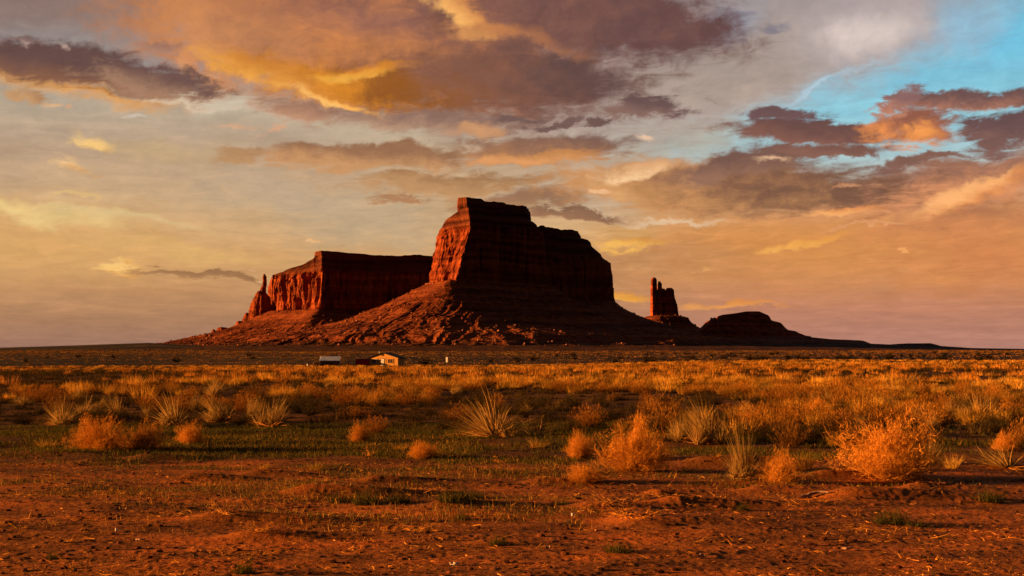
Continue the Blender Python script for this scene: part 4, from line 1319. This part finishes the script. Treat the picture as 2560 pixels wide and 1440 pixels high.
litter('litter', 4200, 9.3, 21, .03, .16, .006, M_tumble, 'dry twigs and straw strewn over the red sand', 'litter', .02, .6, seed=92)
litter('litter', 380, 9.3, 20, .05, .22, .008, M_tumble, 'larger dry sticks strewn over the red sand', 'litter', .05, .75, .15, seed=93)
litter('litter', 3800, 9.3, 22, .02, .09, .014, M_dark, 'dark bark scraps and dead leaves strewn over the red sand', 'litter', .0, .5, .1, seed=94)

# clods and small stones
def rocks(name, n, seed, s0, s1, mat, label):
    r = np.random.default_rng(seed)
    ico = np.array([[0, 0, 1], [.89, 0, .45], [.28, .85, .45], [-.72, .53, .45], [-.72, -.53, .45], [.28, -.85, .45], [.72, .53, -.45], [-.28, .85, -.45], [-.89, 0, -.45], [-.28, -.85, -.45], [.72, -.53, -.45], [0, 0, -1]])
    fc = np.array([[0, 1, 2], [0, 2, 3], [0, 3, 4], [0, 4, 5], [0, 5, 1], [1, 6, 2], [2, 7, 3], [3, 8, 4], [4, 9, 5], [5, 10, 1], [6, 7, 2], [7, 8, 3], [8, 9, 4], [9, 10, 5], [10, 6, 1], [11, 7, 6], [11, 8, 7], [11, 9, 8], [11, 10, 9], [11, 6, 10]])
    y = r.uniform(9.2, 22, n); x = r.uniform(-.42, .42, n) * y
    s = s0 + (s1 - s0) * r.random(n) ** 3
    V = ico[None] * s[:, None, None] * r.uniform(.6, 1.3, (n, 12, 1)) * np.array([1.2, 1, .6])
    V = V + np.stack([x, y, ground_z(x, y) + s * .15], 1)[:, None]
    F = fc[None] + 12 * np.arange(n)[:, None, None]
    tag(mesh_np(name, V.reshape(-1, 3), F.reshape(-1, 3), mat), label, 'gravel', kind='stuff')
m_cl, n_cl, p_cl = material('clod', 0.95, 0.02)
gpos = n_cl.new('ShaderNodeNewGeometry')
n_cl.link(n_cl.ramp(n_cl.noise(gpos.outputs['Position'], 3.0, 3), [(.35, (0.03, 0.012, 0.007)), (.6, (0.13, 0.042, 0.018))]), p_cl.inputs['Base Color'])
rocks('gravel', 2600, 41, .006, .035, m_cl, 'dark clods and small stones lying on the red sand')

# ================================================================ homestead on the plain
def flat_mat(name, c, rough=0.8, c2=None, scale=3.0, spec=.2, metal=0.0):
    m, n, p = material(name, rough, spec)
    c2 = c2 or tuple(v * .7 for v in c)
    tc_ = n.new('ShaderNodeTexCoord')
    n.link(n.ramp(n.noise(tc_.outputs['Object'], scale, 4, .6), [(.35, c2), (.6, c)]), p.inputs['Base Color'])
    p.inputs['Metallic'].default_value = metal
    return m
M_wall = flat_mat('ochre_board', (0.50, 0.25, 0.06), c2=(.40, .19, .045))
M_red = flat_mat('red_paint', (0.42, 0.012, 0.012))
M_white = flat_mat('white_paint', (0.62, 0.60, 0.58))
M_roofd = flat_mat('dark_shingle', (0.03, 0.017, 0.011))
M_tin = flat_mat('tin_roof', (0.62, 0.70, 0.85), .6, c2=(.5, .57, .7), spec=.3)
M_wood = flat_mat('weathered_wood', (0.17, 0.085, 0.040))
M_glass = flat_mat('window_glass', (0.03, 0.03, 0.035), .15, spec=.6)
M_black = flat_mat('dark_cloth', (0.02, 0.015, 0.015))
M_paper = flat_mat('white_plastic', (0.62, 0.56, 0.54), .5)

class MB:
    def __init__(s): s.v, s.f = [], []
    def box(s, x0, x1, y0, y1, z0, z1):
        o = len(s.v)
        s.v += [(x0, y0, z0), (x1, y0, z0), (x1, y1, z0), (x0, y1, z0), (x0, y0, z1), (x1, y0, z1), (x1, y1, z1), (x0, y1, z1)]
        s.f += [tuple(o + i for i in q) for q in ((0, 3, 2, 1), (4, 5, 6, 7), (0, 1, 5, 4), (1, 2, 6, 5), (2, 3, 7, 6), (3, 0, 4, 7))]
        return s
    def prism(s, poly, y0, y1):
        """polygon in x,z extruded along y"""
        o, n = len(s.v), len(poly)
        s.v += [(x, y0, z) for x, z in poly] + [(x, y1, z) for x, z in poly]
        s.f.append(tuple(o + i for i in range(n))); s.f.append(tuple(o + n + i for i in reversed(range(n))))
        for i in range(n):
            j = (i + 1) % n
            s.f.append((o + j, o + i, o + n + i, o + n + j))
        return s
    def cyl(s, x, y, z0, z1, r, n=10, r2=None):
        o = len(s.v); r2 = r if r2 is None else r2
        for i in range(n):
            a = 2 * math.pi * i / n
            s.v += [(x + r * math.cos(a), y + r * math.sin(a), z0), (x + r2 * math.cos(a), y + r2 * math.sin(a), z1)]
        for i in range(n):
            j = (i + 1) % n
            s.f.append((o + 2 * i, o + 2 * j, o + 2 * j + 1, o + 2 * i + 1))
        s.f.append(tuple(o + 2 * i for i in reversed(range(n)))); s.f.append(tuple(o + 2 * i + 1 for i in range(n)))
        return s
    def build(s, name, mat, parent=None):
        me = bpy.data.meshes.new(name)
        me.from_pydata(s.v, [], s.f)
        me.materials.append(mat)
        o = bpy.data.objects.new(name, me)
        COL.objects.link(o)
        if parent: o.parent = parent
        return o

HD = 420.0
def spot(px, D=HD):
    x = (px - 1280) / FPX * D
    return (x, D, float(ground_z(x, D)))
S = HD / FPX                               # metres in one photograph pixel out there
LIFT = 0.12
# house: gable wall towards us, turned a little to the sun
hx, hy, hz = spot(957)
TURN = R(-19)
hs = empty('house', (hx, hy, hz + LIFT), TURN)
tag(hs, 'small ochre house with a low gable and a white door on the plain', 'house')
W = 9.9; EV = 2.35; RG = 3.75
b = MB(); b.prism([(-W / 2, -.6), (W / 2, -.6), (W / 2, EV), (0, RG), (-W / 2, EV)], 0, 4.6); b.build('wall', M_wall, hs)
b = MB(); b.prism([(-W / 2 - .45, EV - .16), (-W / 2 - .45, EV + .02), (0, RG + .22), (W / 2 + .45, EV + .02), (W / 2 + .45, EV - .16), (0, RG + .04)], -.4, 5.0); rf_ = b.build('roof', M_roofd, hs)
MB().cyl(-2.9, 4, RG - .7, RG + .45, .09).build('chimney', M_tin, rf_)
MB().box(-.28, .28, -.06, .0, 2.9, 3.35).build('vent', M_roofd, hs)
dr = MB().box(-.55, .50, -.07, -.002, -.2, 2.0).build('door', M_white, hs)
MB().box(.33, .41, -.12, -.072, .85, .95).build('handle', M_roofd, dr)
fr = MB(); fr.box(-.70, -.552, -.05, -.002, -.2, 2.14); fr.box(.502, .65, -.05, -.002, -.2, 2.14); fr.box(-.552, .502, -.05, -.002, 2.002, 2.14); fr.build('door_frame', M_wood, hs)
for x0, x1 in ((1.75, 3.15), (-3.0, -2.0)):
    z0, z1 = .82, 1.9
    gl = MB().box(x0, x1, -.05, -.003, z0, z1).build('window', M_glass, hs)
    f_ = MB(); f_.box(x0 - .12, x0 - .002, -.09, -.004, z0 - .12, z1 + .12); f_.box(x1 + .002, x1 + .12, -.09, -.004, z0 - .12, z1 + .12)
    f_.box(x0, x1, -.09, -.004, z1 + .002, z1 + .12); f_.box(x0, x1, -.09, -.004, z0 - .12, z0 - .002); f_.box((x0 + x1) / 2 - .05, (x0 + x1) / 2 + .05, -.09, -.052, z0, z1)
    f_.build('window_frame', M_wall if x0 > 0 else M_white, gl)
seam = MB()
for sx in (-3.9, -1.35, 1.1, 3.7):
    seam.box(sx, sx + .07, -.03, -.002, -.5, 2.2)
seam.build('wall_batten', M_wood, hs)
st = MB().box(-1.0, .95, -.9, -.1, -.6, -.25); st.build('doorstep', M_wood, hs)
pr = MB(); pr.box(-4.85, -3.3, -.55, -.035, -.6, 1.95); pr.build('porch', M_wall, hs)
MB().box(-3.28, -2.1, -.5, -.1, 1.2, 1.5).build('awning', M_black, hs)
# dark red shed against its left side
sx_, sy_, sz_ = spot(903.5)
sh = empty('shed', (sx_, sy_ + .5, sz_ + LIFT), R(-4))
tag(sh, 'dark red lean-to shed standing against the left side of the ochre house', 'shed')
MB().prism([(-1.75, -.6), (2.2, -.6), (2.2, 2.0), (-1.75, 1.85)], 0, 4.5).build('wall', M_red, sh)
MB().prism([(-1.9, 1.852), (2.3, 2.003), (2.3, 2.12), (-1.9, 1.97)], -.15, 4.65).build('roof', M_roofd, sh)
MB().box(-1.95, -1.78, -.12, 0, -.6, 1.0).build('corner_post', M_white, sh)
# open shelter with the tin roof
ox, oy, oz = spot(826)
ot = empty('shelter', (ox, oy, oz + LIFT), R(2))
tag(ot, 'long wooden animal shelter under a pale tin roof, left of the red shed', 'shelter')
HW = 3.05
rf2 = MB().prism([(-HW, 0), (HW, 0), (HW, .08), (-HW, .08)], 0, .001)
rb = MB(); o_ = 0
rb.v = [(-HW, -1.2, 1.45), (HW, -1.2, 1.45), (HW, 1.2, 2.72), (-HW, 1.2, 2.72), (-HW, -1.2, 1.52), (HW, -1.2, 1.52), (HW, 1.2, 2.79), (-HW, 1.2, 2.79)]
rb.f = [(0, 3, 2, 1), (4, 5, 6, 7), (0, 1, 5, 4), (1, 2, 6, 5), (2, 3, 7, 6), (3, 0, 4, 7)]
rr_ = rb.build('roof', M_tin, ot)
rg = MB()
for i in range(25):
    x = -HW + .1 + i * (2 * HW - .2) / 24
    o = len(rg.v)
    rg.v += [(x - .03, -1.2, 1.523), (x + .03, -1.2, 1.523), (x + .03, 1.2, 2.793), (x - .03, 1.2, 2.793), (x, -1.2, 1.56), (x, 1.2, 2.83)]
    rg.f += [(o, o + 1, o + 4), (o + 1, o + 2, o + 5, o + 4), (o + 3, o, o + 4, o + 5), (o + 2, o + 3, o + 5)]
rg.build('roof_rib', M_tin, rr_)
ft = MB(); ft.box(-HW - .1, -HW - .003, -1.25, 1.25, 1.40, 1.55); ft.build('roof_edge', M_white, rr_)
wl = MB()
for i in range(22):
    x = -HW + .12 + i * (2 * HW - .3) / 21
    if 7 < x * 3 + 9 < 8.4: continue
    wl.box(x - .1, x + .1, -.98, -.93, -.6, 1.40)
wl.build('plank_wall', M_wood, ot)
for x in (-HW + .03, -1.0, 1.0, HW - .13):
    MB().box(x, x + .1, -1.12, -1.0, -.6, 1.44).build('post', M_white if abs(x) > 2 else M_wood, ot)
MB().box(-HW + .2, HW - .2, .9, 1.0, -.6, 2.5).build('back_wall', M_wood, ot)
# rail fence between shelter and shed
fx, fy, fz = spot(871)
fe = empty('rail_fence', (fx, fy, fz + LIFT), 0)
tag(fe, 'low dark rail fence between the tin roofed shelter and the red shed', 'fence')
for z in (.35, .78, 1.25):
    MB().box(-2.2, 2.2, -.04, .04, z, z + .12).build('rail', M_wood, fe)
for x in (-2.25, 0, 2.15):
    MB().box(x, x + .12, .042, .16, -.6, 1.45).build('post', M_wood, fe)
# pale tank and the junk beside it
tx, ty, tz = spot(770)
tk = empty('water_drum', (tx, ty, tz + LIFT), 0)
tag(tk, 'small white drum with a dark lid standing left of the tin roofed shelter', 'drum')
MB().cyl(0, 0, -.5, .62, .26, 12, .22).build('drum', M_white, tk)
MB().cyl(0, 0, .622, 1.15, .24, 12, .3).build('lid', M_black, tk)
jx, jy, jz = spot(792)
jk = empty('wheelbarrow', (jx, jy, jz + LIFT + .1), R(20))
tag(jk, 'low dark cart between the white drum and the tin roofed shelter', 'cart')
MB().prism([(-.9, .3), (.8, .3), (1.0, .75), (-1.1, .75)], -.4, .4).build('tray', M_wood, jk)
for y in (-.5, .42):
    b = MB(); b.cyl(0, 0, -.04, .04, .38, 14); w_ = b.build('wheel', M_black, jk)
    w_.rotation_euler = (R(90), 0, 0); w_.location = (0, y, .05)
jk.name = 'cart'
# sign on a post
D3 = 300.0
qx = (1117.5 - 1280) / FPX * D3
sg = empty('road_sign', (qx, D3, float(ground_z(qx, D3))), R(-20))
tag(sg, 'pale narrow sign on a thin post standing on the plain right of the house', 'sign')
zt = zpy(893, D3) - float(ground_z(qx, D3))
MB().box(-.05, .05, -.04, .04, -.3, zt - .2).build('post', M_wood, sg)
MB().box(-.22, .22, -.075, -.045, zt - 1.05, zt).build('panel', M_white, sg)
sg.name = 'sign'

# ---- scraps of trash on the sand
def scrap(px, py, wpx, hpx, label, cat, seed, name='plastic_scrap'):
    x, y, z, t = on_ground(px, py)
    r = np.random.default_rng(seed)
    n = 7
    U_, V_ = np.meshgrid(np.linspace(-.5, .5, n), np.linspace(0, 1, n))
    k = t / FPX
    X = U_ * wpx * k * (1 + .25 * r.normal(size=U_.shape) * .6); Z = V_ * hpx * k + .12 * hpx * k * r.normal(size=U_.shape)
    Y = .35 * wpx * k * (np.sin(U_ * 7 + seed) * .5 + .5 * r.normal(size=U_.shape) * .5) + V_ * .3 * wpx * k
    o = mesh_np(name, np.stack([X, Y, np.maximum(Z, 0) + .005], -1).reshape(-1, 3), grid_faces(n, n), M_paper)
    o.location = (x, y, z)
    sm = o.modifiers.new('thickness', 'SOLIDIFY'); sm.thickness = .003
    tag(o, label, cat)
scrap(2518, 1166, 19, 14, 'crumpled white plastic bag caught in the low yucca at the right edge', 'plastic bag', 3, 'plastic_bag')
scrap(1136, 1417, 22, 6, 'crumpled pale wrapper on the sand at the bottom edge', 'wrapper', 4, 'wrapper')
scrap(1432, 1292, 10, 8, 'small bluish plastic scrap left of the dead twig mat', 'plastic scrap', 5)
scrap(290, 1331, 6, 7, 'tiny white scrap standing in the sand at the left', 'plastic scrap', 6)
scrap(1372, 1165, 1, 1, 'tiny pale scrap on the sand near the centre', 'plastic scrap', 8) if False else None
# pale bleached sticks
def stick(px, py, lpx, seed, label, thick=.018):
    x, y, z, t = on_ground(px, py)
    r = np.random.default_rng(seed)
    L = lpx * t / FPX
    n, m = 14, 6
    s_ = np.linspace(-.5, .5, n)
    cx_ = s_ * L; cy_ = .12 * L * np.sin(s_ * 5 + seed) ; cz_ = .02 + .05 * L * np.maximum(0, np.sin(s_ * 4 + 1))
    a_ = np.linspace(0, 2 * math.pi, m, endpoint=False)
    rr = thick * (1 - .8 * np.abs(s_ + .2)) * (1 + .2 * r.normal(size=n))
    V = np.stack([cx_[:, None] + 0 * a_, cy_[:, None] + rr[:, None] * np.cos(a_), cz_[:, None] + rr[:, None] * np.sin(a_)], -1)
    gz_ = ground_z(x + V[..., 0], y + V[..., 1]) - z
    V[..., 2] += gz_
    o = mesh_np('stick', V.reshape(-1, 3), grid_faces(n, m, True), M_bone, smooth=True)
    o.location = (x, y, z)
    tag(o, label, 'stick')
M_bone = flat_mat('bleached_wood', (0.36, 0.22, 0.15))
stick(2035, 1243, 66, 1, 'pale bleached crooked stick on the sand at the right', .022)
stick(1755, 1398, 22, 2, 'short pale curved stick, standing out on the lower right sand', .016)
stick(1372, 1374, 16, 3, 'short white stick on the sand below the dead twig mat', .013)
stick(350, 1357, 24, 4, 'thin pale stick beside the splintered twig at the lower left', .010)
stick(2120, 1378, 30, 5, 'thin pale stick lying on the lower right sand', .010)
